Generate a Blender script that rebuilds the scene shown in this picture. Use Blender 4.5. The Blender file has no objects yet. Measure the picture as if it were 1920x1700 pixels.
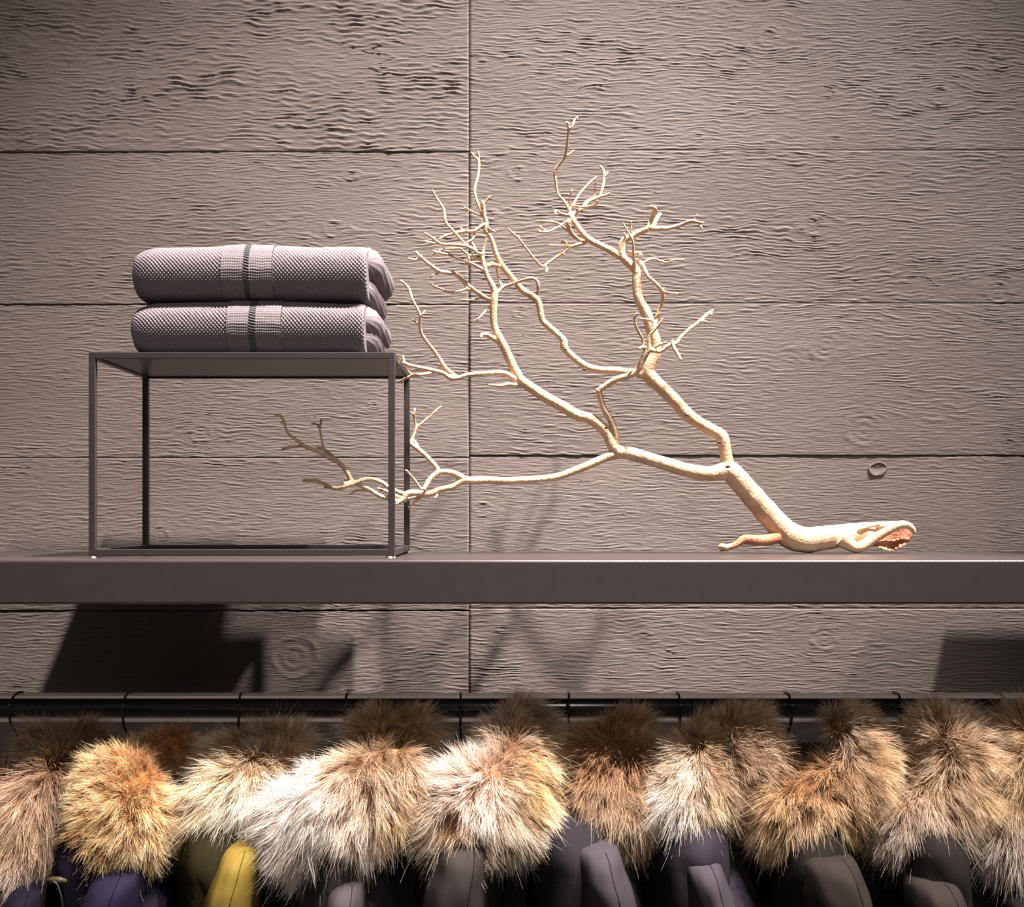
import bpy, bmesh, math, random
import numpy as np
from mathutils import Vector, Matrix

random.seed(7)
scene = bpy.context.scene
C = scene.collection

# ------------------------------------------------------------------ camera, world, lights, exposure
F, CX, CY, CAMZ = 2010.0, 960.0, 965.0, 1.65
cam_d = bpy.data.cameras.new('camera')
cam_d.sensor_fit = 'HORIZONTAL'
cam_d.sensor_width = 36.0
cam_d.lens = F / 1920.0 * 36.0
cam_d.shift_y = (CY - 850.0) / 1920.0
cam_d.clip_start = 0.05
cam = bpy.data.objects.new('camera', cam_d)
cam.location = (0, 0, CAMZ)
cam.rotation_euler = (math.pi / 2, 0, 0)
C.objects.link(cam)
scene.camera = cam

world = bpy.data.worlds.new('shop_ambient')
scene.world = world
world.use_nodes = True
bg = world.node_tree.nodes['Background']
bg.inputs['Color'].default_value = (1.0, 0.90, 0.84, 1)
bg.inputs['Strength'].default_value = 0.105


def spot(name, loc, target, power, size_deg, blend, radius, col):
    d = bpy.data.lights.new(name, 'SPOT')
    d.energy = power
    d.spot_size = math.radians(size_deg)
    d.spot_blend = blend
    d.shadow_soft_size = radius
    d.color = col
    o = bpy.data.objects.new(name, d)
    o.location = loc
    o.rotation_euler = (Vector(target) - Vector(loc)).to_track_quat('-Z', 'Y').to_euler()
    C.objects.link(o)
    return o


WARM = (1.0, 0.90, 0.84)
# ceiling track spotlights, close in front of the wall, pointing almost straight down
spot('track_spot', (0.46, 0.87, 4.3), (-0.42, 1.00, 1.35), 1650, 58, 1.0, 0.030, WARM)
spot('track_spot', (1.32, 0.87, 4.3), (0.05, 1.00, 1.35), 1550, 53, 1.0, 0.030, WARM)
spot('track_spot', (2.05, 0.87, 4.3), (1.05, 1.00, 1.40), 680, 50, 1.0, 0.035, WARM)
# added fill from behind the camera, no seen lamp, brightens the shaded furs
spot('front_fill', (0.6, -2.0, 3.3), (0.0, 1.4, 1.36), 150, 50, 1.0, 0.40, (1.0, 0.92, 0.86))

scene.view_settings.view_transform = 'Standard'
scene.view_settings.look = 'None'
scene.view_settings.gamma = 1.0
scene.view_settings.use_curve_mapping = False
scene.view_settings.exposure = 0.0


# ------------------------------------------------------------------ helpers
def P(u, v, Y):
    return Vector(((u - CX) * Y / F, Y, CAMZ - (v - CY) * Y / F))


def tag(o, label=None, cat=None, group=None, kind=None):
    if label: o['label'] = label
    if cat: o['category'] = cat
    if group: o['group'] = group
    if kind: o['kind'] = kind
    return o


def empty(name, loc=(0, 0, 0)):
    o = bpy.data.objects.new(name, None)
    o.location = loc
    o.empty_display_size = 0.05
    C.objects.link(o)
    return o


def link_mesh(name, me, mat, parent=None, smooth=True):
    if mat is not None:
        me.materials.append(mat)
    if smooth:
        me.polygons.foreach_set('use_smooth', [True] * len(me.polygons))
    o = bpy.data.objects.new(name, me)
    C.objects.link(o)
    if parent is not None:
        o.parent = parent
        o.matrix_parent_inverse = Matrix.Translation(parent.location).inverted()
    return o


def from_bm(name, bm, mat, parent=None, smooth=False):
    bmesh.ops.recalc_face_normals(bm, faces=bm.faces)
    me = bpy.data.meshes.new(name)
    bm.to_mesh(me)
    bm.free()
    return link_mesh(name, me, mat, parent, smooth)


def pydata(name, verts, faces, mat, parent=None, smooth=True):
    me = bpy.data.meshes.new(name)
    me.from_pydata([tuple(v) for v in verts], [], faces)
    me.update()
    return link_mesh(name, me, mat, parent, smooth)


def box_bm(x0, x1, y0, y1, z0, z1, bevel=0.0, seg=2):
    bm = bmesh.new()
    bmesh.ops.create_cube(bm, size=1.0)
    for v in bm.verts:
        v.co = Vector(((x0 + x1) / 2 + v.co.x * (x1 - x0), (y0 + y1) / 2 + v.co.y * (y1 - y0), (z0 + z1) / 2 + v.co.z * (z1 - z0)))
    if bevel > 0:
        bmesh.ops.bevel(bm, geom=bm.edges[:], offset=bevel, segments=seg, affect='EDGES', profile=0.5)
    return bm


def box(name, x0, x1, y0, y1, z0, z1, mat, parent=None, bevel=0.0, seg=2):
    return from_bm(name, box_bm(x0, x1, y0, y1, z0, z1, bevel, seg), mat, parent, False)


# gradient noise
_rs = np.random.RandomState(11)
_perm = _rs.permutation(512).astype(np.int64)
_ang = _rs.rand(512) * 2 * np.pi
_gx, _gy = np.cos(_ang), np.sin(_ang)


def pn(x, y, seed=0):
    x = np.asarray(x, dtype=np.float64); y = np.asarray(y, dtype=np.float64)
    xi = np.floor(x).astype(np.int64); yi = np.floor(y).astype(np.int64)
    xf = x - xi; yf = y - yi
    u = xf ** 3 * (xf * (xf * 6 - 15) + 10); v = yf ** 3 * (yf * (yf * 6 - 15) + 10)

    def g(ix, iy, dx, dy):
        h = _perm[(_perm[(ix + seed * 37) & 511] + iy + seed * 101) & 511]
        return _gx[h] * dx + _gy[h] * dy
    a = g(xi, yi, xf, yf); b = g(xi + 1, yi, xf - 1, yf)
    c = g(xi, yi + 1, xf, yf - 1); d = g(xi + 1, yi + 1, xf - 1, yf - 1)
    return 1.5 * ((a + u * (b - a)) * (1 - v) + (c + u * (d - c)) * v)


def grid_faces(nx, nz):
    i, j = np.meshgrid(np.arange(nx - 1), np.arange(nz - 1), indexing='ij')
    a = (i * nz + j).ravel()
    return np.stack([a, a + nz, a + nz + 1, a + 1], 1)


def np_mesh(name, verts, quads):
    me = bpy.data.meshes.new(name)
    verts = np.asarray(verts, dtype=np.float32); quads = np.asarray(quads, dtype=np.int32)
    me.vertices.add(len(verts)); me.vertices.foreach_set('co', verts.ravel())
    me.loops.add(quads.size); me.loops.foreach_set('vertex_index', quads.ravel())
    me.polygons.add(len(quads))
    me.polygons.foreach_set('loop_start', np.arange(0, quads.size, 4, dtype=np.int32))
    me.update(calc_edges=True)
    me.validate()
    return me


def catmull(pts, per):
    pts = np.array(pts, dtype=float)
    if len(pts) < 3:
        t = np.linspace(0, 1, per + 1)[:, None]
        return pts[0] * (1 - t) + pts[-1] * t
    p = np.vstack([2 * pts[0] - pts[1], pts, 2 * pts[-1] - pts[-2]])
    out = []
    for i in range(1, len(p) - 2):
        t = np.linspace(0, 1, per, endpoint=False)[:, None]
        a, b, c, d = p[i - 1], p[i], p[i + 1], p[i + 2]
        out.append(0.5 * (2 * b + (c - a) * t + (2 * a - 5 * b + 4 * c - d) * t ** 2 + (3 * b - a - 3 * c + d) * t ** 3))
    out.append(pts[-1][None])
    return np.vstack(out)


def tube_arrays(pts, rad, seg=8, cap=True):
    """pts (n,3), rad (n,) -> verts, faces of a closed tapering tube."""
    pts = np.asarray(pts, float); rad = np.asarray(rad, float)
    n = len(pts)
    tan = np.gradient(pts, axis=0)
    tan /= np.linalg.norm(tan, axis=1)[:, None] + 1e-12
    ref = np.array([0, 1.0, 0]) if abs(tan[0][1]) < 0.9 else np.array([1.0, 0, 0])
    verts = []
    nrm = ref - tan[0] * np.dot(ref, tan[0]); nrm /= np.linalg.norm(nrm)
    a = np.linspace(0, 2 * np.pi, seg, endpoint=False)
    for i in range(n):
        nrm = nrm - tan[i] * np.dot(nrm, tan[i]); nrm /= np.linalg.norm(nrm) + 1e-12
        bi = np.cross(tan[i], nrm)
        verts.append(pts[i] + rad[i] * (np.cos(a)[:, None] * nrm + np.sin(a)[:, None] * bi))
    verts = np.vstack(verts)
    faces = []
    for i in range(n - 1):
        for k in range(seg):
            k2 = (k + 1) % seg
            faces.append((i * seg + k, i * seg + k2, (i + 1) * seg + k2, (i + 1) * seg + k))
    if cap:
        faces.append(tuple(range(seg))[::-1])
        faces.append(tuple((n - 1) * seg + k for k in range(seg)))
    return verts, faces


def tube(name, pts, rad, mat, parent=None, seg=8, per=6):
    q = catmull([list(p) for p in pts], per)
    r = np.interp(np.linspace(0, 1, len(q)), np.linspace(0, 1, len(rad)), rad) if hasattr(rad, '__len__') else np.full(len(q), rad)
    v, f = tube_arrays(q, r, seg)
    return pydata(name, v, f, mat, parent)


def remeshed(verts, faces, voxel, smooth_it=0):
    me = bpy.data.meshes.new('tmp'); me.from_pydata([tuple(v) for v in verts], [], [tuple(int(i) for i in f) for f in faces]); me.update()
    o = bpy.data.objects.new('tmp', me); C.objects.link(o)
    m = o.modifiers.new('r', 'REMESH'); m.mode = 'VOXEL'; m.voxel_size = voxel
    if smooth_it:
        s = o.modifiers.new('s', 'SMOOTH'); s.factor = 0.5; s.iterations = smooth_it
    dg = bpy.context.evaluated_depsgraph_get()
    res = bpy.data.meshes.new_from_object(o.evaluated_get(dg))
    bpy.data.objects.remove(o); bpy.data.meshes.remove(me)
    res.materials.clear()
    return res


# ------------------------------------------------------------------ materials
def new_mat(name):
    m = bpy.data.materials.new(name); m.use_nodes = True
    nt = m.node_tree
    return m, nt, nt.nodes['Principled BSDF']


def setp(b, col=None, rough=None, metal=None, spec=None):
    if col is not None: b.inputs['Base Color'].default_value = (*col, 1)
    if rough is not None: b.inputs['Roughness'].default_value = rough
    if metal is not None: b.inputs['Metallic'].default_value = metal
    if spec is not None: b.inputs['Specular IOR Level'].default_value = spec


def noise_node(nt, scale, detail=4, coord='Object', stretch=None):
    tc = nt.nodes.new('ShaderNodeTexCoord')
    mp = nt.nodes.new('ShaderNodeMapping')
    if stretch: mp.inputs['Scale'].default_value = stretch
    n = nt.nodes.new('ShaderNodeTexNoise')
    n.inputs['Scale'].default_value = scale; n.inputs['Detail'].default_value = detail
    nt.links.new(tc.outputs[coord], mp.inputs['Vector']); nt.links.new(mp.outputs['Vector'], n.inputs['Vector'])
    return n


def ramp(nt, fac, stops):
    r = nt.nodes.new('ShaderNodeValToRGB')
    el = r.color_ramp.elements
    while len(el) < len(stops): el.new(0.5)
    for e, (p, c) in zip(el, stops):
        e.position = p; e.color = (*c, 1)
    nt.links.new(fac, r.inputs['Fac'])
    return r


def bump(nt, b, height, strength, dist):
    n = nt.nodes.new('ShaderNodeBump')
    n.inputs['Strength'].default_value = strength; n.inputs['Distance'].default_value = dist
    nt.links.new(height, n.inputs['Height']); nt.links.new(n.outputs['Normal'], b.inputs['Normal'])


def simple(name, col, rough=0.5, metal=0.0, spec=0.5, var=0.12, scale=30, bstr=0.0, bdist=0.001, stretch=None):
    m, nt, b = new_mat(name)
    setp(b, col, rough, metal, spec)
    n = noise_node(nt, scale, 5, stretch=stretch)
    lo = tuple(c * (1 - var) for c in col); hi = tuple(min(1, c * (1 + var)) for c in col)
    r = ramp(nt, n.outputs['Fac'], [(0.3, lo), (0.7, hi)])
    nt.links.new(r.outputs['Color'], b.inputs['Base Color'])
    if bstr: bump(nt, b, n.outputs['Fac'], bstr, bdist)
    return m


def concrete_mat():
    m, nt, b = new_mat('board_marked_concrete')
    setp(b, rough=0.62, spec=0.35)
    info = nt.nodes.new('ShaderNodeObjectInfo')
    n = noise_node(nt, 3.2, 5, stretch=(0.7, 1, 1.5))
    r = ramp(nt, n.outputs['Fac'], [(0.25, (0.122, 0.098, 0.089)), (0.5, (0.145, 0.118, 0.109)), (0.75, (0.166, 0.136, 0.127))])
    hv = nt.nodes.new('ShaderNodeHueSaturation')
    mr = nt.nodes.new('ShaderNodeMapRange')
    mr.inputs['To Min'].default_value = 0.93; mr.inputs['To Max'].default_value = 1.07
    nt.links.new(info.outputs['Random'], mr.inputs['Value']); nt.links.new(mr.outputs['Result'], hv.inputs['Value'])
    nt.links.new(r.outputs['Color'], hv.inputs['Color'])
    # tiny blow holes left by air bubbles, their shade painted as dark dots
    tc = nt.nodes.new('ShaderNodeTexCoord')
    vo = nt.nodes.new('ShaderNodeTexVoronoi'); vo.inputs['Scale'].default_value = 42
    nt.links.new(tc.outputs['Object'], vo.inputs['Vector'])
    msk = noise_node(nt, 4.0, 2)
    lt = nt.nodes.new('ShaderNodeMath'); lt.operation = 'LESS_THAN'; lt.inputs[1].default_value = 0.055
    nt.links.new(vo.outputs['Distance'], lt.inputs[0])
    g = nt.nodes.new('ShaderNodeMath'); g.operation = 'GREATER_THAN'; g.inputs[1].default_value = 0.55
    nt.links.new(msk.outputs['Fac'], g.inputs[0])
    mu = nt.nodes.new('ShaderNodeMath'); mu.operation = 'MULTIPLY'
    nt.links.new(lt.outputs[0], mu.inputs[0]); nt.links.new(g.outputs[0], mu.inputs[1])
    mx = nt.nodes.new('ShaderNodeMixRGB'); mx.inputs['Color2'].default_value = (0.02, 0.016, 0.014, 1)
    nt.links.new(mu.outputs[0], mx.inputs['Fac']); nt.links.new(hv.outputs['Color'], mx.inputs['Color1'])
    nt.links.new(mx.outputs['Color'], b.inputs['Base Color'])
    fine = noise_node(nt, 420, 4, stretch=(0.11, 1, 1))
    bump(nt, b, fine.outputs['Fac'], 0.75, 0.0016)
    return m


M = {}
M['concrete'] = concrete_mat()
M['wall'] = simple('dark_wall_core', (0.05, 0.042, 0.038), 0.8)
M['floor'] = simple('dark_floor', (0.10, 0.085, 0.075), 0.5)
M['ceiling'] = simple('dark_ceiling', (0.06, 0.055, 0.05), 0.8)
M['steel'] = simple('bronze_lacquered_steel', (0.044, 0.034, 0.034), 0.34, 0.25, 0.5, 0.06, 60)
M['frame'] = simple('dark_grey_lacquered_steel', (0.036, 0.029, 0.029), 0.38, 0.25, 0.5, 0.06, 60)
M['rail_black'] = simple('gloss_black_rail', (0.010, 0.009, 0.009), 0.22, 0.0, 0.5, 0.1, 60)
M['rail_edge'] = simple('rail_edge_strip', (0.55, 0.45, 0.41), 0.45, 0.2, 0.5, 0.06, 60)
M['hook'] = simple('dark_chrome_wire', (0.06, 0.055, 0.055), 0.2, 0.9, 0.5, 0.1, 60)
M['hanger'] = simple('black_hanger_wood', (0.02, 0.018, 0.016), 0.45)
M['plastic'] = simple('clear_plastic_foot', (0.42, 0.36, 0.34), 0.25, 0, 0.5, 0.05)


def wood_mat(name, lo, mid, hi, bstr=0.5):
    m, nt, b = new_mat(name)
    setp(b, rough=0.62, spec=0.25)
    n = noise_node(nt, 26, 6)
    r = ramp(nt, n.outputs['Fac'], [(0.30, lo), (0.5, mid), (0.72, hi)])
    nt.links.new(r.outputs['Color'], b.inputs['Base Color'])
    f = noise_node(nt, 330, 4)
    bump(nt, b, f.outputs['Fac'], bstr, 0.0026)
    return m


M['wood'] = wood_mat('bleached_branch_wood', (0.40, 0.255, 0.155), (0.53, 0.365, 0.235), (0.62, 0.455, 0.31))
M['redwood'] = wood_mat('torn_reddish_wood', (0.22, 0.080, 0.042), (0.36, 0.150, 0.080), (0.50, 0.26, 0.15), 0.8)
M['scar'] = simple('dark_branch_scar', (0.055, 0.026, 0.014), 0.8)
M['knit'] = simple('plum_grey_wool_knit', (0.150, 0.128, 0.137), 0.85, 0, 0.15, 0.10, 240)
M['rib'] = simple('pale_plum_rib_knit', (0.140, 0.119, 0.127), 0.85, 0, 0.15, 0.10, 240)
M['zip'] = simple('dark_zip_tape', (0.05, 0.046, 0.046), 0.55, 0.0, 0.4, 0.1, 200)


def fabric(name, col, rough=0.8):
    m, nt, b = new_mat(name)
    setp(b, col, rough, 0, 0.06)
    n = noise_node(nt, 14, 5)
    lo = tuple(c * 0.82 for c in col); hi = tuple(c * 1.15 for c in col)
    r = ramp(nt, n.outputs['Fac'], [(0.3, lo), (0.7, hi)])
    nt.links.new(r.outputs['Color'], b.inputs['Base Color'])
    f = noise_node(nt, 900, 2)
    bump(nt, b, f.outputs['Fac'], 0.25, 0.0006)
    return m


def fur_mat():
    m, nt, b = new_mat('fur_hair')
    a = nt.nodes.new('ShaderNodeAttribute'); a.attribute_name = 'fur_color'
    setp(b, rough=0.42, spec=0.35)
    nt.links.new(a.outputs['Color'], b.inputs['Base Color'])
    tr = nt.nodes.new('ShaderNodeBsdfTranslucent')
    nt.links.new(a.outputs['Color'], tr.inputs['Color'])
    mx = nt.nodes.new('ShaderNodeMixShader'); mx.inputs['Fac'].default_value = 0.30
    nt.links.new(b.outputs['BSDF'], mx.inputs[1]); nt.links.new(tr.outputs['BSDF'], mx.inputs[2])
    nt.links.new(mx.outputs['Shader'], nt.nodes['Material Output'].inputs['Surface'])
    return m


M['fur'] = fur_mat()

# ------------------------------------------------------------------ the setting
WALL_Y = 1.73
SC = F / WALL_Y


def wz(v): return CAMZ - (v - CY) / SC
def wx(u): return (u - CX) / SC


wall = box('wall_back', -2.6, 2.6, WALL_Y + 0.012, WALL_Y + 0.16, 0.0, 4.5, M['wall'])
tag(wall, 'taupe concrete wall cast in long wood-grained boards', kind='structure')
floor = box('floor', -2.6, 2.6, -2.6, WALL_Y + 0.16, -0.1, 0.0, M['floor'])
tag(floor, 'dark shop floor below the jackets', kind='structure')
ceil = box('ceiling', -2.6, 2.6, -2.6, WALL_Y + 0.16, 4.5, 4.6, M['ceiling'])
tag(ceil, 'dark shop ceiling above the wall', kind='structure')

KNOTS = [(20, 85, 17), (245, 152, 9), (312, -4, 12), (905, 120, 8), (1440, 72, 17), (1552, 170, 10), (1762, 180, 16), (1310, 258, 8),
         (1568, 262, 8), (968, 325, 14), (915, 402, 10), (1520, 424, 18), (1868, 548, 22), (625, 430, 16), (1546, 652, 26), (1618, 806, 32),
         (1888, 838, 17), (376, 812, 17), (975, 586, 12), (968, 672, 10), (120, 700, 10), (552, 1232, 42), (352, 1213, 12), (1544, 1196, 24),
         (942, 1178, 10), (905, 955, 14), (300, 1000, 14), (1260, 1215, 8), (660, 330, 9), (1130, 480, 8), (700, 760, 8)]


def panel(col, row, x0, x1, z0, z1, proud, amp, lam, dx, dz, seed):
    g = 0.0005
    x0 += g; x1 -= g; z0 += g; z1 -= g
    nx = max(8, int((x1 - x0) / dx)); nz = max(8, int((z1 - z0) / dz))
    lo, hi = max(x0, -1.0), min(x1, 1.0)
    if dz < 0.002:
        xs = np.concatenate([np.linspace(x0, lo, 14, endpoint=False) if lo > x0 else [], np.linspace(lo, hi, int((hi - lo) / dx)), np.linspace(hi, x1, 14)[1:] if x1 > hi else []])
    else:
        xs = np.linspace(x0, x1, nx)
    nx = len(xs)
    zs = np.linspace(z0, z1, nz)
    X, Z = np.meshgrid(xs, zs, indexing='ij')
    psi = Z.copy()
    rings = np.zeros_like(X); inside = np.zeros_like(X)
    for (u, v, r) in KNOTS:
        kx, kz, kr = wx(u), wz(v), r / SC
        if not (x0 - 0.02 < kx < x1 + 0.02 and z0 < kz < z1 + 0.02): continue
        ddx, ddz = X - kx, Z - kz
        rr2 = (ddx * 0.62) ** 2 + ddz ** 2
        psi -= ddz * (kr * 1.25) ** 2 / (rr2 + (kr * 0.8) ** 2) * 1.35 * np.exp(-rr2 / (kr * 6) ** 2)
        r1 = np.sqrt(ddx ** 2 + (ddz * 1.08) ** 2) * (1 + 0.12 * pn(ddx / kr, ddz / kr, seed + 3))
        w = np.exp(-(r1 / (kr * 0.95)) ** 4)
        inside = np.maximum(inside, w)
        rings += 0.75 * np.exp(-((r1 - kr) / (kr * 0.085 + 0.0007)) ** 2) * (0.55 + 0.9 * pn(ddx / kr * 1.5, ddz / kr * 1.5, seed))
        rings += 0.22 * w * np.sin(r1 / kr * 16)
    psi += 0.010 * pn(X * 4.5, Z * 9, seed + 1) + 0.0022 * pn(X * 22, Z * 40, seed + 2)
    # saw-toothed ripples of the wood grain: a sharp upper lip, a slope below it
    ph = psi / lam + 0.75 * pn(X * 20, psi / lam * 0.20, seed + 4) + 0.40 * pn(X * 60, psi / lam * 0.33, seed + 5) + 0.16 * pn(X * 160, psi / lam * 0.6, seed + 14)
    fr = ph - np.floor(ph)
    saw = np.where(fr < 0.70, np.clip((fr - 0.04) / 0.66, 0, 1), np.clip((0.92 - fr) / 0.22, 0, 1))
    saw = 0.5 * saw + 0.5 * saw * saw * (3 - 2 * saw)
    kl = np.floor(ph)
    dash = np.clip(0.66 + 1.35 * pn(X * 36 + kl * 3.713, kl * 9.317 + 0.5, seed + 10), 0.06, 1.35)
    amp_n = dash * np.clip(0.85 + 0.7 * pn(X * 5, Z * 14, seed + 7) + 0.35 * pn(X * 14, Z * 40, seed + 6), 0.2, 1.5)
    h = amp * saw * amp_n * (1 - 0.8 * inside)
    # a few long raised fins where grout ran into the cracks of the boards
    fin = pn(X * 14, psi / lam * 0.5, seed + 8)
    h += amp * 1.3 * np.clip(1 - np.abs(fin) / 0.035, 0, 1) * np.clip(pn(X * 7, Z * 16, seed + 9) * 2.2 - 0.75, 0, 1)
    h += rings * 0.0017
    h += 0.0012 * pn(X * 3.1, Z * 6, seed + 11) + 0.00016 * pn(X * 160, Z * 420, seed + 12)
    # worn arris
    ed = np.minimum(Z - z0, z1 - Z); ed2 = np.minimum(X - x0, x1 - X)
    chip = 0.0012 + 0.0009 * pn(X * 60, Z * 60, seed + 13)
    h -= 0.0010 * np.exp(-ed / (chip * 0.6))
    Yv = WALL_Y - proud - h
    top = np.stack([X, Yv, Z], -1).reshape(-1, 3)
    quads = grid_faces(nx, nz)
    idx = np.arange(nx * nz).reshape(nx, nz)
    ring = np.concatenate([idx[:, 0], idx[-1, 1:], idx[-2::-1, -1], idx[0, -2:0:-1]])
    back = top[ring].copy(); back[:, 1] = WALL_Y + 0.0119
    b0 = len(top); k = np.arange(len(ring)); k2 = (k + 1) % len(ring)
    side = np.stack([ring[k], b0 + k, b0 + k2, ring[k2]], 1)
    me = np_mesh('concrete_board', np.vstack([top, back]), np.vstack([quads[:, ::-1], side[:, ::-1]]))
    return link_mesh('concrete_board', me, M['concrete'], wall)


SEAM_L = [-1, 285.5, 571.5, 858.5, 1144.5, 1431]
SEAM_R = [-4, 282.5, 569, 854.5, 1140.5, 1427]
ROWAMP_L = [1.20, 0.66, 0.50, 0.46, 0.48, 0.4]
ROWAMP_R = [0.85, 0.78, 0.55, 0.38, 0.48, 0.4]
PROUD_L = [0.0030, 0.0018, 0.0012, 0.0022, 0.0014, 0.002]
PROUD_R = [0.0012, 0.0026, 0.0030, 0.0012, 0.0020, 0.002]
for c, (seams, xa, xb, amps, prouds) in enumerate(((SEAM_L, -1.75, wx(880), ROWAMP_L, PROUD_L), (SEAM_R, wx(880), 1.62, ROWAMP_R, PROUD_R))):
    for r in range(-1, 6):
        if r == -1:
            z1 = wz(seams[0]) + 0.246; z0 = wz(seams[0])
        else:
            z1 = wz(seams[r]); z0 = wz(seams[r + 1]) if r < 5 else z1 - 0.246
        vis = 0 <= r <= 4
        a = amps[max(r, 0)] * 0.00112
        lam = 0.0074 if (c == 0 and r <= 0) else (0.0057 if r < 2 else 0.0055)
        # the part of the board inside the picture is fine, what runs on beyond it is coarse
        panel(c, r, xa, xb, z0, z1, prouds[max(r, 0)], a, lam, 0.0042 if vis else 0.02, 0.00076 if vis else 0.012, 20 * c + 3 * r + 9)

# round plug cast in the wall beside the branch
bm = bmesh.new()
ring_pts = 22
pc = Vector((wx(1645), WALL_Y - 0.0016, wz(879)))
prev = None
for j, (rr, yy) in enumerate(((0.0145, 0.004), (0.0145, -0.0008), (0.0130, -0.0020), (0.0118, -0.0008), (0.0, -0.0006))):
    cur = []
    for k in range(ring_pts):
        a = 2 * math.pi * k / ring_pts
        q = rr * (1 + 0.09 * math.sin(2 * a + 0.6) + 0.05 * math.sin(5 * a))
        cur.append(bm.verts.new(pc + Vector((q * 1.02 * math.cos(a), yy + (0.0006 * math.sin(3 * a) if j < 4 else 0), q * 0.82 * math.sin(a)))))
        if rr == 0: break
    if prev:
        for k in range(ring_pts):
            k2 = (k + 1) % ring_pts
            if len(cur) == 1: bm.faces.new((prev[k], prev[k2], cur[0]))
            else: bm.faces.new((prev[k], prev[k2], cur[k2], cur[k]))
    prev = cur
from_bm('wall_plug', bm, M['concrete'], wall, True)

# ------------------------------------------------------------------ shelf
SHELF_F, SHELF_B = 1.33, 1.652
SHELF_T = CAMZ - (1050 - CY) * SHELF_F / F
SHELF_U = CAMZ - (1132.5 - CY) * SHELF_F / F
sh = empty('wall_shelf', (0, (SHELF_F + SHELF_B) / 2, SHELF_U))
tag(sh, 'thick dark bronze metal shelf running along the concrete wall', 'shelf')
box('shelf_board', -1.40, 1.40, SHELF_F, SHELF_B, SHELF_U, SHELF_T, M['steel'], sh, 0.0028, 3)
for x in (-1.2, 1.2):
    box('bracket', x - 0.02, x + 0.02, SHELF_B - 0.01, WALL_Y + 0.013, SHELF_U + 0.012, SHELF_T - 0.012, M['steel'], sh, 0.001)

# ------------------------------------------------------------------ open metal riser
RF, RB = 1.396, 1.607
RX0, RX1 = (166 - CX) * RF / F, (740 - CX) * RF / F
RT = CAMZ - (660 - CY) * RF / F
RZ = SHELF_T + 0.003
t = 0.0084
def riser(RX0, RX1, label):
    rz = empty('display_riser', ((RX0 + RX1) / 2, (RF + RB) / 2, SHELF_T))
    tag(rz, label, 'display stand', 'metal risers on the shelf')
    for x0, x1 in ((RX0, RX0 + t), (RX1 - t, RX1)):
        for y0, y1 in ((RF, RF + t), (RB - t, RB)):
            box('leg', x0, x1, y0, y1, RZ + t, RT - t, M['frame'], rz, 0.0007)
        box('bottom_bar', x0, x1, RF + t, RB - t, RZ, RZ + t, M['frame'], rz, 0.0007)
    for y0, y1 in ((RF, RF + t), (RB - t, RB)):
        box('bottom_bar', RX0, RX1, y0, y1, RZ, RZ + t, M['frame'], rz, 0.0007)
    box('top_plate', RX0 + t * 0.6, RX1 - t * 0.6, RF + t * 0.6, RB - t * 0.6, RT - 0.0060, RT - 0.0004, M['frame'], rz, 0.0004)
    for y0, y1 in ((RF, RF + t), (RB - t, RB)):
        box('top_bar', RX0, RX1, y0, y1, RT - t, RT, M['frame'], rz, 0.0007)
    for x0, x1 in ((RX0, RX0 + t), (RX1 - t, RX1)):
        box('top_bar', x0, x1, RF + t, RB - t, RT - t, RT, M['frame'], rz, 0.0007)
    for x in (RX0 + 0.006, RX1 - 0.006):
        for y in (RF + 0.006, RB - 0.006):
            v, f = tube_arrays([(x, y, SHELF_T), (x, y, SHELF_T + 0.0012), (x, y, RZ + 0.0003)], [0.0065, 0.0065, 0.0052], 16)
            pydata('foot', v, f, M['plastic'], rz, False)


riser(RX0, RX1, 'open box-shaped riser of thin dark metal bars carrying the two folded sweaters')
riser(0.785, 0.785 + RX1 - RX0, 'empty metal riser standing just beyond the right end of the picture')

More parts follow.
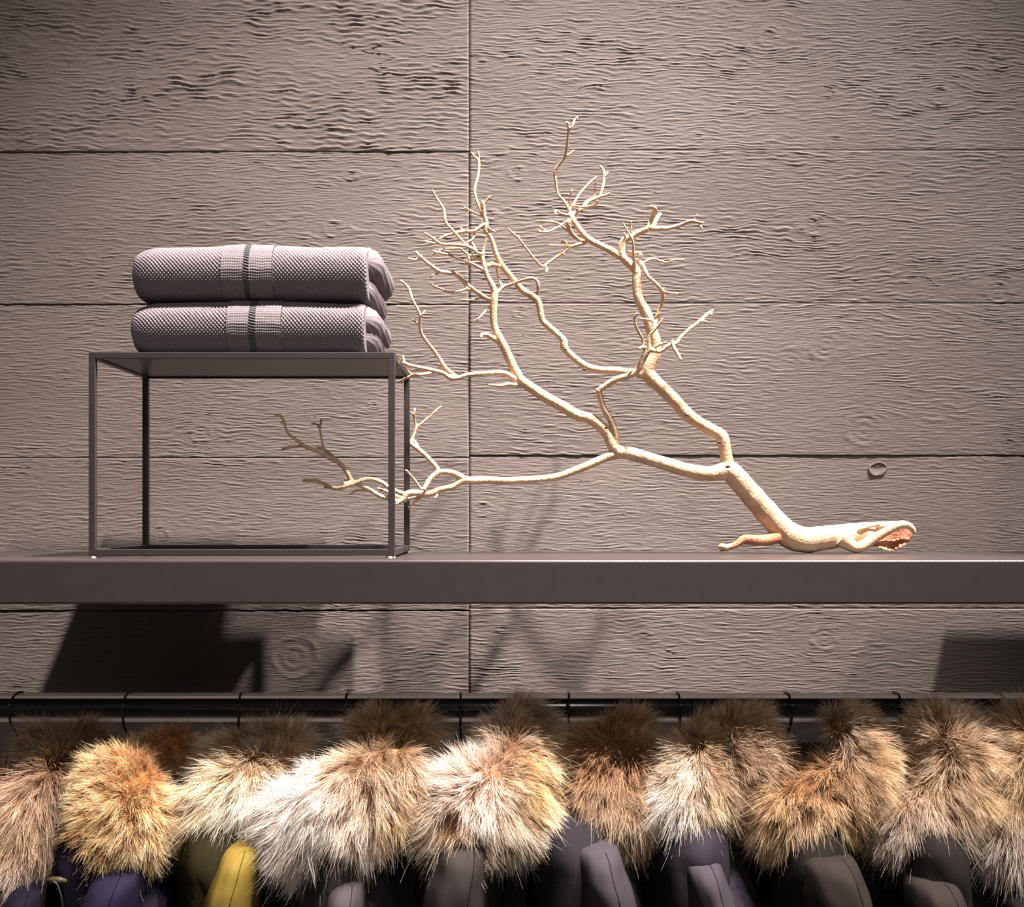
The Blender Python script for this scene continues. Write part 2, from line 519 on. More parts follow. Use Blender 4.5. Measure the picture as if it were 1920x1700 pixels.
# ------------------------------------------------------------------ folded knit sweaters
def sweater(label, u0, u1, v_top, zb, band, lumps, seed):
    YF, YB = RF + 0.008, RB - 0.007
    px = YF / F
    x0, x1 = (u0 - CX) * px, (u1 - CX) * px
    zt = CAMZ - (v_top - CY) * px
    root = empty('folded_sweater', ((x0 + x1) / 2, (YF + YB) / 2, zb))
    tag(root, label, 'sweater', 'two folded sweaters stacked on the riser')
    H = zt - zb
    xb0, xz0, xz1, xb1 = [(b - CX) * px for b in band]

    def surf(X, S, off, slope=0.0):
        """S: arc parameter 0 (bottom back) .. 1 (top back) round the front fold; returns points and normals."""
        hh = H / 2
        depth = YB - YF
        flat = depth - hh
        tot = 2 * flat + math.pi * hh
        s = S * tot
        ex = np.minimum(X - x0, x1 - X)
        # rounded left end, plumper right end
        e0 = np.clip((X - x0) / 0.030, 0, 1); e1 = np.clip((x1 - X) / 0.010, 0, 1)
        shrink = 1 - 0.26 * (1 - np.sqrt(np.clip(1 - (1 - e0) ** 2, 0, 1))) - 0.10 * (1 - np.sqrt(np.clip(1 - (1 - e1) ** 2, 0, 1)))
        hump = 0.0030 * np.exp(-((X - (xz0 + xz1) / 2) / 0.05) ** 2) - 0.004 * (1 - e0) + 0.0016 * pn(X * 16, S * 3, seed)
        Y = np.empty_like(X); Z = np.empty_like(X); ny = np.empty_like(X); nz = np.empty_like(X)
        a = (s < flat); c = (s > flat + math.pi * hh); b = ~(a | c)
        Y[a] = YB - s[a]; Z[a] = -hh; ny[a] = 0; nz[a] = -1
        th = (s[b] - flat) / hh
        Y[b] = YF + hh - hh * np.sin(th); Z[b] = -hh * np.cos(th); ny[b] = -np.sin(th); nz[b] = -np.cos(th)
        Y[c] = YF + hh + (s[c] - flat - math.pi * hh); Z[c] = hh; ny[c] = 0; nz[c] = 1
        # squarer front fold
        Yf = YF + hh - np.sign(YF + hh - Y) * np.abs(np.clip((YF + hh - Y) / hh, 0, 1)) ** 0.80 * hh
        Y = np.where(b, Yf, Y)
        up = np.clip(Z / hh, 0, 1)
        Z = Z * shrink + hump * up + off * nz + zb + hh
        Y = Y + (1 - shrink) * hh * 0.8 + off * ny - slope * 0
        return np.stack([X, Y, Z], -1), tot

    def strip(name, xa, xb, mat, off, pattern, dx, ds, s0=0.30, s1=0.86, thick=0.0):
        tot = surf(np.array([0.0]), np.array([0.5]), 0)[1]
        nx = max(3, int((xb - xa) / dx)); ns = int((s1 - s0) * tot / ds)
        X, S = np.meshgrid(np.linspace(xa, xb, nx), np.linspace(s0, s1, ns), indexing='ij')
        pts, _ = surf(X, S, off + pattern(X, S * tot))
        quads = grid_faces(nx, ns)
        verts = pts.reshape(-1, 3)
        if thick:
            idx = np.arange(nx * ns).reshape(nx, ns)
            ring = np.concatenate([idx[:, 0], idx[-1, 1:], idx[-2::-1, -1], idx[0, -2:0:-1]])
            inner, _ = surf(X, S, np.full_like(X, off - thick))
            back = inner.reshape(-1, 3)[ring]
            b0 = len(verts); k = np.arange(len(ring)); k2 = (k + 1) % len(ring)
            quads = np.vstack([quads, np.stack([ring[k2], b0 + k2, b0 + k, ring[k]], 1)])
            verts = np.vstack([verts, back])
        me = np_mesh(name, verts, quads)
        return link_mesh(name, me, mat, root)

    def knit(X, s):
        w, h = 0.0051, 0.0029
        xj = X + 0.0006 * pn(X * 60, s * 60, seed + 1)
        sj = s + 0.0006 * pn(X * 40, s * 90, seed + 2)
        k = np.sin(2 * np.pi * xj / w) * np.sin(np.pi * sj / h)
        return 0.00108 * np.sign(k) * np.abs(k) ** 0.8 + 0.00025 * pn(X * 900, s * 900, seed + 3)

    def ribp(X, s):
        k = np.sin(2 * np.pi * X / 0.0030) * 0.35 + np.sin(2 * np.pi * (s + 0.0012 * pn(X * 90, s * 40, seed)) / 0.0034) * 0.45
        rows = np.clip(np.sin(2 * np.pi * s / 0.0135 + 1.2 * pn(X * 30, s * 20, seed + 5)), -1, 1) ** 3
        return 0.00048 * k + 0.00022 * rows

    def zipp(X, s):
        return 0.0005 * np.sign(np.sin(2 * np.pi * (s + 0.25 * (X - xz0)) / 0.0036))

    body = strip('knit_body', x0, x1, M['knit'], 0.0, knit, 0.00105, 0.00062, 0.0, 1.0)
    # close the two ends of the fold
    for xe, sgn in ((x0, -1), (x1, 1)):
        S = np.linspace(0, 1, 90); X = np.full_like(S, xe)
        o, _ = surf(X, S, -0.0004)
        vs = [tuple(p) for p in o]
        cz = zb + H / 2
        n = len(vs)
        mid = [((xe + sgn * 0.0), (YB * 0.5 + p[1] * 0.5), cz * 0.5 + p[2] * 0.5) for p in vs]
        allv = vs + mid + [(xe + sgn * -0.004, YB, cz)]
        fs = [(k, k + 1, n + k + 1, n + k) for k in range(n - 1)] + [(n + k, n + k + 1, 2 * n) for k in range(n - 1)]
        pydata('fold_end', allv, fs, M['knit'], root)
    strip('rib_band', xb0, xz0, M['rib'], 0.0014, ribp, 0.0007, 0.0007, 0.32, 0.9, 0.003)
    strip('rib_band', xz1, xb1, M['rib'], 0.0014, ribp, 0.0007, 0.0007, 0.32, 0.9, 0.003)
    strip('zip', xz0 - 0.0005, xz1 + 0.0005, M['zip'], 0.0012, zipp, 0.0008, 0.0006, 0.32, 0.9)
    # sleeve and side folds that bulge out of the right end
    for (cu, cv, ru, rv, y0, y1, tilt) in lumps:
        nr, nk = 60, 48
        vs = []
        for i in range(nr):
            tt = i / (nr - 1)
            y = y0 + (y1 - y0) * tt
            prof = math.sqrt(max(0.0, 1 - (1 - min(1, tt / 0.18)) ** 2)) * 0.98 + 0.02
            c = P(cu, cv, y0); sc = y0 / F
            for k in range(nk):
                a = 2 * math.pi * k / nk
                dxp, dzp = ru * sc * prof * math.cos(a), rv * sc * prof * math.sin(a)
                wob = 1 + 0.035 * math.sin(14 * a + 9 * tt) + 0.03 * math.sin(i * 2.1)
                px_ = c.x + (dxp * math.cos(tilt) - dzp * math.sin(tilt)) * wob
                pz_ = c.z + (dxp * math.sin(tilt) + dzp * math.cos(tilt)) * wob
                vs.append((px_, y, max(pz_, zb + 0.0005)))
        fs = [(i * nk + k, i * nk + (k + 1) % nk, (i + 1) * nk + (k + 1) % nk, (i + 1) * nk + k) for i in range(nr - 1) for k in range(nk)]
        fs += [tuple(range(nk))[::-1], tuple((nr - 1) * nk + k for k in range(nk))]
        pydata('folded_sleeve', vs, fs, M['knit'], root)
    return root


Z1 = RT + 0.0005
Z2 = CAMZ - (560 - CY) * (RF + 0.008) / F
sweater('plum-grey folded knit sweater lying directly on the metal riser, lower of the two', 242, 681, 561, Z1,
        (425, 466, 478, 527), [(678, 598, 31, 30, 1.425, 1.585, -0.55), (676, 632, 26, 28, 1.43, 1.585, -0.5)], 3)
sweater('plum-grey folded knit sweater on top of the other folded sweater', 244, 686, 454, Z2 + 0.0006,
        (414, 456, 466, 510), [(680, 490, 34, 34, 1.425, 1.585, -0.5), (680, 535, 20, 30, 1.43, 1.585, 0.25)], 5)

# ------------------------------------------------------------------ the dry branch
# each limb: list of (u, v, thickness in picture pixels), depth of its start (None: grows from the nearest limb), change of depth to its end
LIMBS = []


def L(dy, *pts, y=None):
    LIMBS.append((dy, pts, y))


L(-0.035, (1640, 1002, 24), (1587, 1003, 40), (1540, 1009, 45), (1508, 1012, 48), (1477, 1001, 48), (1448, 972, 44), (1425, 946, 42), (1397, 914, 40), (1369, 884, 38), (1350, 885, 32),
  (1330, 888, 27), (1290, 882, 26), (1250, 870, 25), (1210, 858, 24), (1180, 850, 25), (1154, 846, 24), y=1.578)
L(-0.02, (1369, 888, 30), (1366, 876, 27), (1362, 858, 23), (1358, 836, 23), (1352, 817, 24), (1336, 807, 22), (1310, 792, 22), (1288, 776, 24), (1266, 752, 24), (1244, 730, 24), (1224, 712, 26),
  (1214, 698, 27), (1219, 680, 26), (1227, 664, 24), (1228, 640, 22), (1222, 620, 21), (1216, 600, 20), (1209, 582, 20), (1200, 564, 19), (1195, 548, 17), (1194, 526, 17), (1194, 509, 16),
  (1183, 497, 16), (1172, 487, 15), (1166, 478, 14), (1166, 461, 13), (1171, 450, 13), (1184, 443, 12), (1199, 435, 11), (1215, 429, 11))
L(-0.015, (1216, 429, 10), (1221, 412, 9), (1228, 392, 8), (1218, 386, 4))
L(0.01, (1218, 428, 9), (1238, 428, 9), (1252, 428, 8), (1275, 422, 7), (1296, 414, 6), (1307, 416, 5), (1320, 418, 4))
L(0.0, (1300, 414, 5), (1304, 409, 4), (1307, 402, 4)); L(0.0, (1308, 416, 4), (1313, 423, 4), (1317, 430, 4))
L(0.015, (1225, 424, 8), (1230, 412, 8), (1238, 400, 7))
L(0.02, (1170, 483, 14), (1160, 479, 13), (1146, 470, 13), (1128, 461, 12), (1110, 452, 12), (1096, 441, 11), (1084, 426, 10), (1073, 409, 10), (1069, 398, 9))
L(-0.02, (1071, 402, 7), (1059, 379, 5.5), (1047, 365, 5), (1042, 341, 5), (1041, 320, 6), (1050, 306, 5), (1059, 294, 5), (1063, 276, 5), (1065, 259, 5), (1066, 244, 5), (1065, 230, 4), (1059, 231, 3.5))
L(0.0, (1066, 244, 4), (1074, 235, 4), (1077, 225, 4), (1084, 219, 3.5)); L(0.01, (1059, 294, 4), (1068, 288, 4), (1077, 282, 4))
L(0.02, (1068, 394, 5), (1078, 378, 4.5), (1087, 363, 4), (1104, 344, 4), (1119, 331, 3.5)); L(-0.01, (1064, 390, 4), (1068, 372, 3.5), (1073, 354, 3))
L(0.02, (1073, 405, 9), (1082, 396, 8), (1093, 389, 8), (1102, 378, 8), (1118, 371, 6), (1134, 366, 5), (1143, 362, 4))
L(0.01, (1125, 368, 5), (1131, 347, 5), (1133, 332, 5), (1132, 320, 5), (1124, 310, 3.5)); L(0.0, (1133, 332, 4), (1137, 326, 3.5), (1141, 321, 3.5))
L(-0.01, (1113, 371, 4), (1116, 355, 3.5), (1116, 344, 3), (1121, 341, 3)); L(-0.02, (1072, 385, 4), (1084, 387, 4), (1096, 388, 4), (1116, 384, 4), (1121, 375, 3.5))
L(-0.015, (1069, 404, 5), (1052, 400, 4), (1041, 394, 4), (1042, 403, 3.5))
L(-0.02, (1097, 452, 9), (1087, 450, 8), (1072, 438, 8), (1066, 424, 8), (1068, 410, 8))
L(-0.02, (1068, 434, 5), (1062, 431, 5), (1049, 420, 4.5), (1034, 415, 4), (1016, 414, 4)); L(-0.03, (1066, 414, 4.5), (1057, 418, 4), (1046, 426, 4), (1027, 434, 4.5), (1009, 434, 4)); L(0.0, (1025, 433, 4), (1018, 430, 4), (1012, 424, 4))
L(-0.02, (1097, 452, 5), (1094, 457, 5), (1070, 460, 4), (1049, 460, 4), (1028, 460, 3.5)); L(0.0, (1064, 459, 4), (1058, 453, 4), (1050, 455, 3.5))
L(-0.04, (1092, 456, 7), (1069, 463, 6), (1053, 475, 5.5), (1034, 488, 5), (1022, 497, 5.5), (1016, 499, 5), (1002, 485, 4.5), (984, 462, 4.5), (972, 447, 4.5), (952, 429, 4)); L(0, (973, 449, 4), (972, 440, 3.5)); L(-0.01, (1022, 498, 5), (1025, 505, 5), (1024, 511, 5)); L(0, (1056, 473, 4), (1058, 479, 3.5))
L(-0.035, (1194, 508, 9), (1190, 498, 6), (1188, 479, 5), (1187, 456, 4.5), (1183, 429, 4), (1183, 413, 3.5)); L(-0.01, (1186, 452, 4), (1176, 432, 3.5), (1168, 418, 3)); L(-0.01, (1172, 452, 4), (1172, 444, 4), (1170, 435, 3))
L(0.0, (1163, 467, 4), (1176, 470, 4), (1190, 474, 4.5), (1198, 478, 4), (1206, 478, 3.5)); L(0.0, (1163, 486, 4), (1176, 480, 4), (1192, 474, 4), (1202, 473, 3.5))
L(-0.005, (1229, 618, 9), (1228, 606, 8.5), (1231, 596, 8), (1237, 579, 7.5), (1243, 559, 7), (1240, 544, 7), (1227, 529, 7), (1214, 517, 7), (1207, 500, 7), (1199, 490, 8), (1192, 486, 6))
L(0.0, (1240, 546, 5), (1257, 549, 4), (1271, 551, 3.5)); L(0, (1240, 544, 4), (1246, 539, 3)); L(0.01, (1206, 492, 5), (1216, 487, 5), (1227, 485, 4.5), (1249, 492, 4), (1266, 487, 4), (1283, 487, 3.5))
L(-0.005, (1193, 520, 10), (1194, 510, 9), (1196, 502, 7))
# middle limb, bowing left from the upright
L(-0.03, (1205, 702, 18), (1188, 698, 14), (1170, 696, 13), (1151, 694, 13), (1126, 693, 12), (1102, 688, 13), (1083, 676, 13), (1067, 662, 12), (1058, 651, 14), (1057, 639, 13), (1048, 629, 12), (1032, 615, 12),
  (1017, 600, 12), (1013, 582, 12), (1008, 564, 12), (996, 554, 13), (980, 544, 12), (966, 528, 11), (951, 510, 11), (939, 494, 11), (930, 475, 9), (924, 455, 8), (917, 440, 8), (911, 432, 9), (912, 418, 8), (908, 403, 7), (907, 384, 6), (910, 378, 4.5), (920, 368, 4))
L(0, (908, 386, 5), (905, 380, 4.5), (903, 375, 4))
L(0.02, (909, 408, 6), (905, 401, 6), (897, 384, 5.5), (891, 365, 5), (891, 350, 5), (896, 331, 5), (898, 314, 5), (897, 302, 5), (890, 294, 4), (883, 285, 4)); L(0, (897, 303, 4), (898, 292, 4), (895, 283, 3.5))
L(-0.02, (908, 406, 5), (903, 404, 5), (892, 400, 4.5), (869, 388, 4)); L(0, (913, 424, 4), (922, 432, 4), (930, 435, 3.5), (933, 430, 3))
L(-0.02, (911, 423, 8), (905, 422, 8), (897, 428, 7), (888, 433, 6), (871, 434, 6), (852, 437, 5), (835, 442, 5), (820, 450, 4)); L(0, (871, 433, 4), (862, 427, 4)); L(-0.01, (889, 434, 4), (887, 446, 4), (875, 455, 3.5))
L(-0.02, (892, 470, 6), (888, 467, 6), (873, 458, 5.5), (855, 439, 5.5), (836, 416, 5), (832, 393, 5), (820, 374, 4.5), (810, 356, 4))
L(-0.03, (907, 476, 6), (897, 475, 6), (888, 468, 6), (873, 461, 6), (854, 459, 5.5), (831, 458, 5.5), (818, 452, 5), (808, 444, 4.5), (796, 437, 4.5)); L(0, (820, 457, 4), (808, 455, 4), (795, 452, 3.5)); L(0, (816, 450, 4), (814, 444, 3.5))
# big left limb
L(-0.03, (1160, 850, 22), (1148, 834, 21), (1138, 813, 20), (1122, 795, 21), (1104, 784, 20), (1080, 777, 20), (1053, 761, 20), (1022, 744, 20), (998, 728, 19), (977, 713, 18), (966, 695, 17), (956, 674, 16), (945, 650, 16), (935, 631, 15),
  (927, 612, 13), (925, 589, 13), (926, 566, 14), (927, 547, 12), (922, 533, 11), (914, 518, 9), (907, 497, 8.5), (905, 482, 8), (907, 467, 4.5), (912, 446, 3.5))
L(-0.055, (969, 716, 13), (961, 708, 11), (947, 700, 10), (935, 698, 10), (909, 700, 9.5), (876, 703, 9), (862, 708, 8.5), (846, 709, 9), (832, 700, 8), (815, 695, 8), (792, 690, 7), (766, 684, 6.5), (755, 679, 5.5)); L(0, (762, 683, 5), (757, 676, 5), (755, 666, 5))
L(-0.02, (857, 707, 8), (846, 699, 8), (834, 688, 8), (822, 669, 7), (806, 648, 7), (791, 627, 6.5), (787, 610, 6), (788, 594, 5.5), (782, 577, 5), (773, 561, 5), (766, 540, 5), (750, 525, 4.5)); L(0, (789, 592, 4), (793, 588, 4), (797, 582, 3)); L(0, (787, 608, 4.5), (780, 604, 4), (772, 598, 4)); L(0, (768, 546, 4), (770, 541, 3))
L(-0.015, (830, 690, 6), (824, 690, 6), (815, 697, 6), (796, 701, 6), (775, 704, 6), (759, 710, 5), (745, 718, 3)); L(-0.01, (776, 703, 4), (768, 699, 4), (757, 688, 4))
L(-0.03, (972, 722, 8), (962, 721, 7), (952, 720, 7), (940, 723, 7), (926, 722, 5), (916, 721, 4))
L(-0.02, (940, 646, 11), (930, 637, 10), (921, 632, 9.5), (911, 627, 8.5), (903, 628, 7), (901, 634, 5)); L(-0.02, (922, 571, 5), (917, 575, 3.5), (902, 592, 3.5), (888, 604, 3.5))
L(-0.03, (924, 563, 10), (916, 560, 9.5), (908, 556, 9), (890, 544, 9), (872, 530, 9), (862, 519, 9), (854, 513, 8), (841, 511, 7.5), (826, 509, 7.5), (818, 505, 7), (803, 494, 7), (787, 480, 6.5), (779, 471, 6)); L(-0.01, (785, 482, 5), (779, 487, 4.5), (764, 484, 4)); L(0, (825, 510, 5), (816, 514, 4), (806, 519, 4))
L(-0.01, (884, 543, 6), (874, 542, 5), (860, 546, 4.5), (843, 548, 4.5), (829, 542, 4), (813, 536, 4), (808, 530, 3.5)); L(0, (876, 543, 4), (872, 534, 4), (867, 525, 4)); L(-0.01, (906, 557, 4), (897, 560, 3.5), (881, 562, 3.5), (865, 562, 3))
L(-0.03, (910, 508, 7), (903, 504, 6), (892, 498, 5.5), (877, 491, 5.5), (858, 484, 5), (844, 478, 5), (829, 475, 5), (811, 470, 4)); L(0, (820, 473, 4), (814, 477, 3.5), (808, 481, 3))
L(0, (905, 479, 5), (895, 474, 5), (889, 462, 4.5), (885, 454, 4)); L(-0.015, (906, 489, 5), (897, 486, 5), (886, 480, 4.5), (871, 473, 4), (863, 466, 4), (846, 466, 4), (831, 467, 3.5), (818, 474, 3)); L(0, (876, 476, 4), (880, 487, 4), (878, 498, 4))
L(-0.01, (929, 553, 7), (934, 547, 6.5), (941, 540, 6), (948, 536, 6), (961, 532, 6), (982, 525, 6), (1000, 522, 6.5), (1008, 529, 6.5), (1009, 540, 6), (1008, 553, 6)); L(0, (942, 538, 5), (936, 525, 4.5), (932, 507, 4.5), (929, 496, 4), (920, 491, 4)); L(0, (912, 498, 6), (925, 497, 7), (938, 499, 7))
# low limb reaching left into the riser
L(-0.045, (1160, 850, 20), (1140, 856, 16), (1110, 869, 15), (1080, 881, 14), (1046, 893, 13), (1010, 898, 13), (950, 901, 13), (916, 900, 14), (885, 901, 15), (868, 900, 14), (855, 908, 12), (846, 913, 11.5), (824, 918, 11), (802, 926, 12), (784, 924, 12), (765, 925, 12), (756, 936, 9), (742, 946, 4.5))
L(-0.02, (872, 899, 13), (855, 889, 12), (841, 885, 11), (824, 885, 10), (809, 895, 9), (800, 908, 8.5), (794, 919, 8))
L(0.03, (829, 885, 10), (822, 881, 9), (813, 869, 9), (793, 849, 9), (779, 838, 9), (771, 831, 7), (773, 821, 6), (779, 808, 6), (783, 800, 5), (804, 782, 4.5), (817, 770, 4.5), (828, 761, 4)); L(0, (782, 802, 4.5), (778, 790, 4.5), (776, 778, 4.5), (778, 765, 4)); L(0, (777, 780, 4), (769, 771, 3)); L(0.01, (786, 842, 5), (781, 831, 4.5), (774, 823, 4)); L(0, (815, 771, 3.5), (819, 773, 3))
L(-0.02, (789, 918, 6), (786, 912, 5), (773, 895, 5), (761, 881, 5)); L(-0.01, (824, 921, 5), (820, 928, 4), (814, 934, 3.5)); L(0.02, (795, 928, 6), (782, 932, 6), (767, 935, 5), (757, 938, 5)); L(0.02, (790, 931, 5), (778, 941, 4), (766, 952, 3.5))
L(0.02, (766, 925, 9), (754, 925, 9), (738, 918, 8), (727, 912, 8), (714, 903, 8), (697, 898, 8), (682, 899, 8), (668, 904, 8), (653, 910, 8), (635, 915, 7.5), (622, 914, 7), (607, 906, 6), (592, 901, 6), (568, 900, 5))
L(-0.01, (762, 936, 8), (747, 940, 9), (727, 934, 9), (710, 928, 8.5), (688, 915, 8), (662, 903, 8.5), (651, 886, 8.5), (636, 867, 9), (617, 857, 8.5), (600, 848, 8), (586, 842, 7.5), (572, 837, 7), (565, 831, 6.5), (541, 813, 5.5), (535, 799, 5), (532, 788, 5), (523, 777, 4.5), (514, 780, 3.5)); L(0, (533, 794, 4), (527, 792, 3.5)); L(0, (568, 835, 5.5), (555, 837, 5), (541, 839, 5), (527, 843, 4)); L(0, (541, 839, 4), (541, 835, 3.5))
L(0.04, (637, 868, 7), (618, 851, 7), (607, 842, 6), (594, 839, 4)); L(0.02, (607, 842, 5), (604, 828, 4.5), (602, 816, 4.5), (600, 803, 4), (603, 785, 4)); L(0.01, (600, 806, 4), (595, 796, 3.5), (584, 794, 3))
L(-0.01, (660, 902, 5), (652, 904, 5), (643, 907, 5)); L(0.01, (692, 917, 6), (680, 919, 5.5), (668, 919, 5.5), (655, 927, 4)); L(0, (656, 900, 5), (646, 897, 4)); L(0.01, (766, 932, 6), (751, 932, 6), (732, 924, 5.5), (720, 919, 5), (708, 915, 4)); L(0.01, (625, 914, 5), (615, 914, 4), (607, 913, 3))
# bent stick standing in front of the upright
L(-0.045, (1158, 848, 18), (1155, 832, 14), (1154, 812, 12), (1144, 786, 12), (1131, 764, 11), (1125, 742, 11), (1124, 732, 11), (1134, 724, 11), (1156, 711, 12), (1183, 703, 12), (1196, 693, 12), (1203, 678, 12), (1212, 662, 11), (1216, 654, 10), (1218, 630, 5.5), (1228, 618, 5), (1238, 605, 4.5), (1243, 596, 3.5))
L(0, (1227, 619, 5), (1223, 602, 4), (1208, 598, 4), (1194, 597, 3.5)); L(0, (1125, 733, 8), (1120, 731, 5), (1117, 730, 4))
L(-0.02, (1212, 656, 7), (1206, 652, 6), (1205, 636, 5.5), (1195, 618, 5), (1189, 598, 5), (1195, 586, 4)); L(-0.01, (1210, 652, 7), (1202, 651, 6), (1199, 655, 5))
L(0.015, (1216, 654, 8), (1224, 657, 7.5), (1238, 659, 7), (1248, 651, 8), (1258, 646, 8), (1268, 643, 8), (1278, 630, 6.5), (1296, 614, 6), (1312, 602, 7), (1328, 588, 7), (1338, 581, 4.5)); L(0, (1313, 602, 5), (1320, 602, 4.5), (1327, 604, 4)); L(0, (1328, 590, 4), (1336, 589, 4))
L(-0.015, (1266, 646, 6), (1261, 639, 6), (1264, 652, 7), (1270, 662, 6), (1277, 675, 5)); L(-0.015, (1217, 656, 5), (1228, 651, 4), (1238, 646, 4), (1250, 641, 3.5))
# torn foot: rim of the flared end and the top of its hollow
L(-0.006, (1575, 1008, 30), (1592, 1020, 24), (1604, 1026, 20), (1618, 1023, 20), (1640, 1009, 18), (1665, 994, 16), (1688, 984, 15), (1703, 985, 13), (1712, 993, 10), (1714, 1000, 6), y=1.562)
L(0.012, (1560, 1003, 36), (1595, 994, 26), (1630, 988, 18), (1665, 984, 14), (1692, 982, 10), y=1.578)
L(0.0, (1604, 1000, 8), (1612, 992, 8), (1630, 986, 7), (1650, 983, 7), y=1.566)

rng = np.random.RandomState(5)
KN = []   # known (u, v, Y)
branch_v, branch_f = [], []
for dy, pts, y in LIMBS:
    p = np.array(pts, float)
    if y is None:
        k = np.array(KN)
        d = (k[:, 0] - p[0, 0]) ** 2 + (k[:, 1] - p[0, 1]) ** 2
        j = int(np.argmin(d)); y = k[j, 2]
    q = catmull(p, 8)
    ln = np.concatenate([[0], np.cumsum(np.linalg.norm(np.diff(q[:, :2], axis=0), axis=1))])
    tt = ln / ln[-1]
    thin = p[:, 2].mean() < 9
    Yq = y + dy * (tt ** 1.1)
    if thin: Yq = Yq + 0.010 * math.sqrt(ln[-1] / 150) * np.sin(tt * (4 + 3 * rng.rand()) + 0.0) * (rng.rand() - 0.4) * 2
    Yq = np.clip(Yq, 1.43, 1.64)
    for i in range(len(q)): KN.append((q[i, 0], q[i, 1], Yq[i]))
    W = np.array([P(a, b, c) for (a, b), c in zip(q[:, :2], Yq)])
    R = np.maximum(q[:, 2] * 0.5 * Yq / F, 0.00105) + 0.00022
    big = q[:, 2].mean() > 9
    R = R * (1 + (0.05 if big else 0.10) * pn(ln / (18 if big else 9), np.full_like(ln, len(KN) * 0.37), 4))
    vv, ff = tube_arrays(W, R, 22 if big else 8)
    o = len(branch_v)
    branch_v.extend(vv.tolist()); branch_f.extend([tuple(i + o for i in f) for f in ff])
me = remeshed(branch_v, branch_f, 0.00092, 3)
co = np.empty(len(me.vertices) * 3, np.float32); me.vertices.foreach_get('co', co); co = co.reshape(-1, 3)
co[:, 2] = np.maximum(co[:, 2], SHELF_T + 0.0002)
me.vertices.foreach_set('co', co.ravel())
br = empty('dry_branch', tuple(P(1520, 1036, 1.57)))
tag(br, 'pale bleached forked branch of dry wood leaning on the shelf', 'branch')
link_mesh('limbs', me, M['wood'], br)

# reddish torn root stub and the splintered wood inside the flared end
stub = [P(1460, 1008, 1.556), P(1440, 1012, 1.55), P(1420, 1013, 1.543), P(1396, 1011, 1.538), P(1383, 1019, 1.533), P(1366, 1026, 1.53), P(1351, 1029, 1.528)]
tube('root_stub', stub, [0.008, 0.0082, 0.0078, 0.0068, 0.0046, 0.0044, 0.0034], M['redwood'], br, 12)
tube('pale_tip', [P(1372, 1022, 1.529), P(1362, 1026, 1.527), P(1353, 1024, 1.526), P(1349, 1029, 1.527)], [0.0035, 0.0040, 0.0042, 0.003], M['wood'], br, 10)
top_edge = [(1640, 1014), (1660, 1000), (1680, 991), (1697, 989), (1708, 995), (1712, 1003)]
bot_edge = [(1640, 1024), (1655, 1025), (1672, 1027), (1684, 1029), (1697, 1026), (1706, 1012)]
te = catmull(top_edge, 6); be = catmull(bot_edge, 6)
n = len(te)
for i in range(0, n - 3, 3):
    vs, a, b = [], i, min(i + 3, n - 1)
    jag = 1 + 0.16 * math.sin(i * 2.3)
    for k in (a, b):
        tpt = P(te[k][0], te[k][1], 1.572); bp = P(te[k][0] + (be[k][0] - te[k][0]) * jag, te[k][1] + (be[k][1] - te[k][1]) * jag, 1.556 + 0.003 * math.sin(i * 1.7))
        bp.z = max(bp.z, SHELF_T + 0.001)
        vs += [tpt, (tpt + bp) / 2 + Vector((0, 0.006, 0)), bp, bp + Vector((0, 0.006, 0)), (tpt + bp) / 2 + Vector((0, 0.014, 0)), tpt + Vector((0, 0.010, 0))]
    fs = [(k, (k + 1) % 6, (k + 1) % 6 + 6, k + 6) for k in range(6)] + [tuple(range(6))[::-1], tuple(range(6, 12))]
    for q_ in (2, 3, 8, 9): pass
    pydata('splinter', vs, fs, M['redwood'], br, False)
for (u, v, Y, r) in ((1372, 873, 1.519, 4.2), (1348, 829, 1.530, 3.4), (1292, 775, 1.523, 3.2), (1137, 800, 1.52, 3.0), (1096, 692, 1.50, 3.6), (973, 714, 1.478, 2.8), (1061, 655, 1.486, 2.2), (936, 648, 1.473, 2.2)):
    c = P(u, v, Y)
    # nearest surface of the limb in front
    dgm = np.linalg.norm(co[:, [0, 2]] - np.array([c.x, c.z]), axis=1)
    sel = co[dgm < 0.0022]
    if len(sel): c.y = sel[:, 1].min() + 0.0008
    bm = bmesh.new()
    bmesh.ops.create_icosphere(bm, subdivisions=2, radius=r * Y / F)
    for w_ in bm.verts:
        w_.co = Vector((w_.co.x * 1.25, w_.co.y * 0.45, w_.co.z * 0.72)) + c
    from_bm('knot_scar', bm, M['scar'], br, True)

# ------------------------------------------------------------------ clothes rail
RAIL_Y = 1.47
RAIL_T = CAMZ - (1298.5 - CY) * (RAIL_Y + 0.012) / F
RAIL_B = CAMZ - (1354 - CY) * (RAIL_Y - 0.018) / F
rl = empty('clothes_rail', (0, RAIL_Y, RAIL_B))
tag(rl, 'black clothes rail with pale edge strips below the shelf', 'clothes rail')
box('top_strip', -1.25, 1.25, RAIL_Y - 0.013, RAIL_Y + 0.013, RAIL_T - 0.004, RAIL_T, M['rail_edge'], rl, 0.0006)
box('bottom_strip', -1.25, 1.25, RAIL_Y - 0.017, RAIL_Y + 0.013, RAIL_B, RAIL_B + 0.0050, M['rail_edge'], rl, 0.0006)
zc, hr = (RAIL_T + RAIL_B) / 2, (RAIL_T - RAIL_B) / 2 - 0.0042
prof = [(math.cos(a) * 0.0125, math.sin(a) * hr) for a in np.linspace(0, 2 * math.pi, 28, endpoint=False)]
vs = [(x, RAIL_Y + a, zc + b) for x in (-1.25, 1.25) for a, b in prof]
fs = [(k, (k + 1) % 28, 28 + (k + 1) % 28, 28 + k) for k in range(28)] + [tuple(range(28))[::-1], tuple(range(28, 56))]
pydata('rail_bar', vs, fs, M['rail_black'], rl)
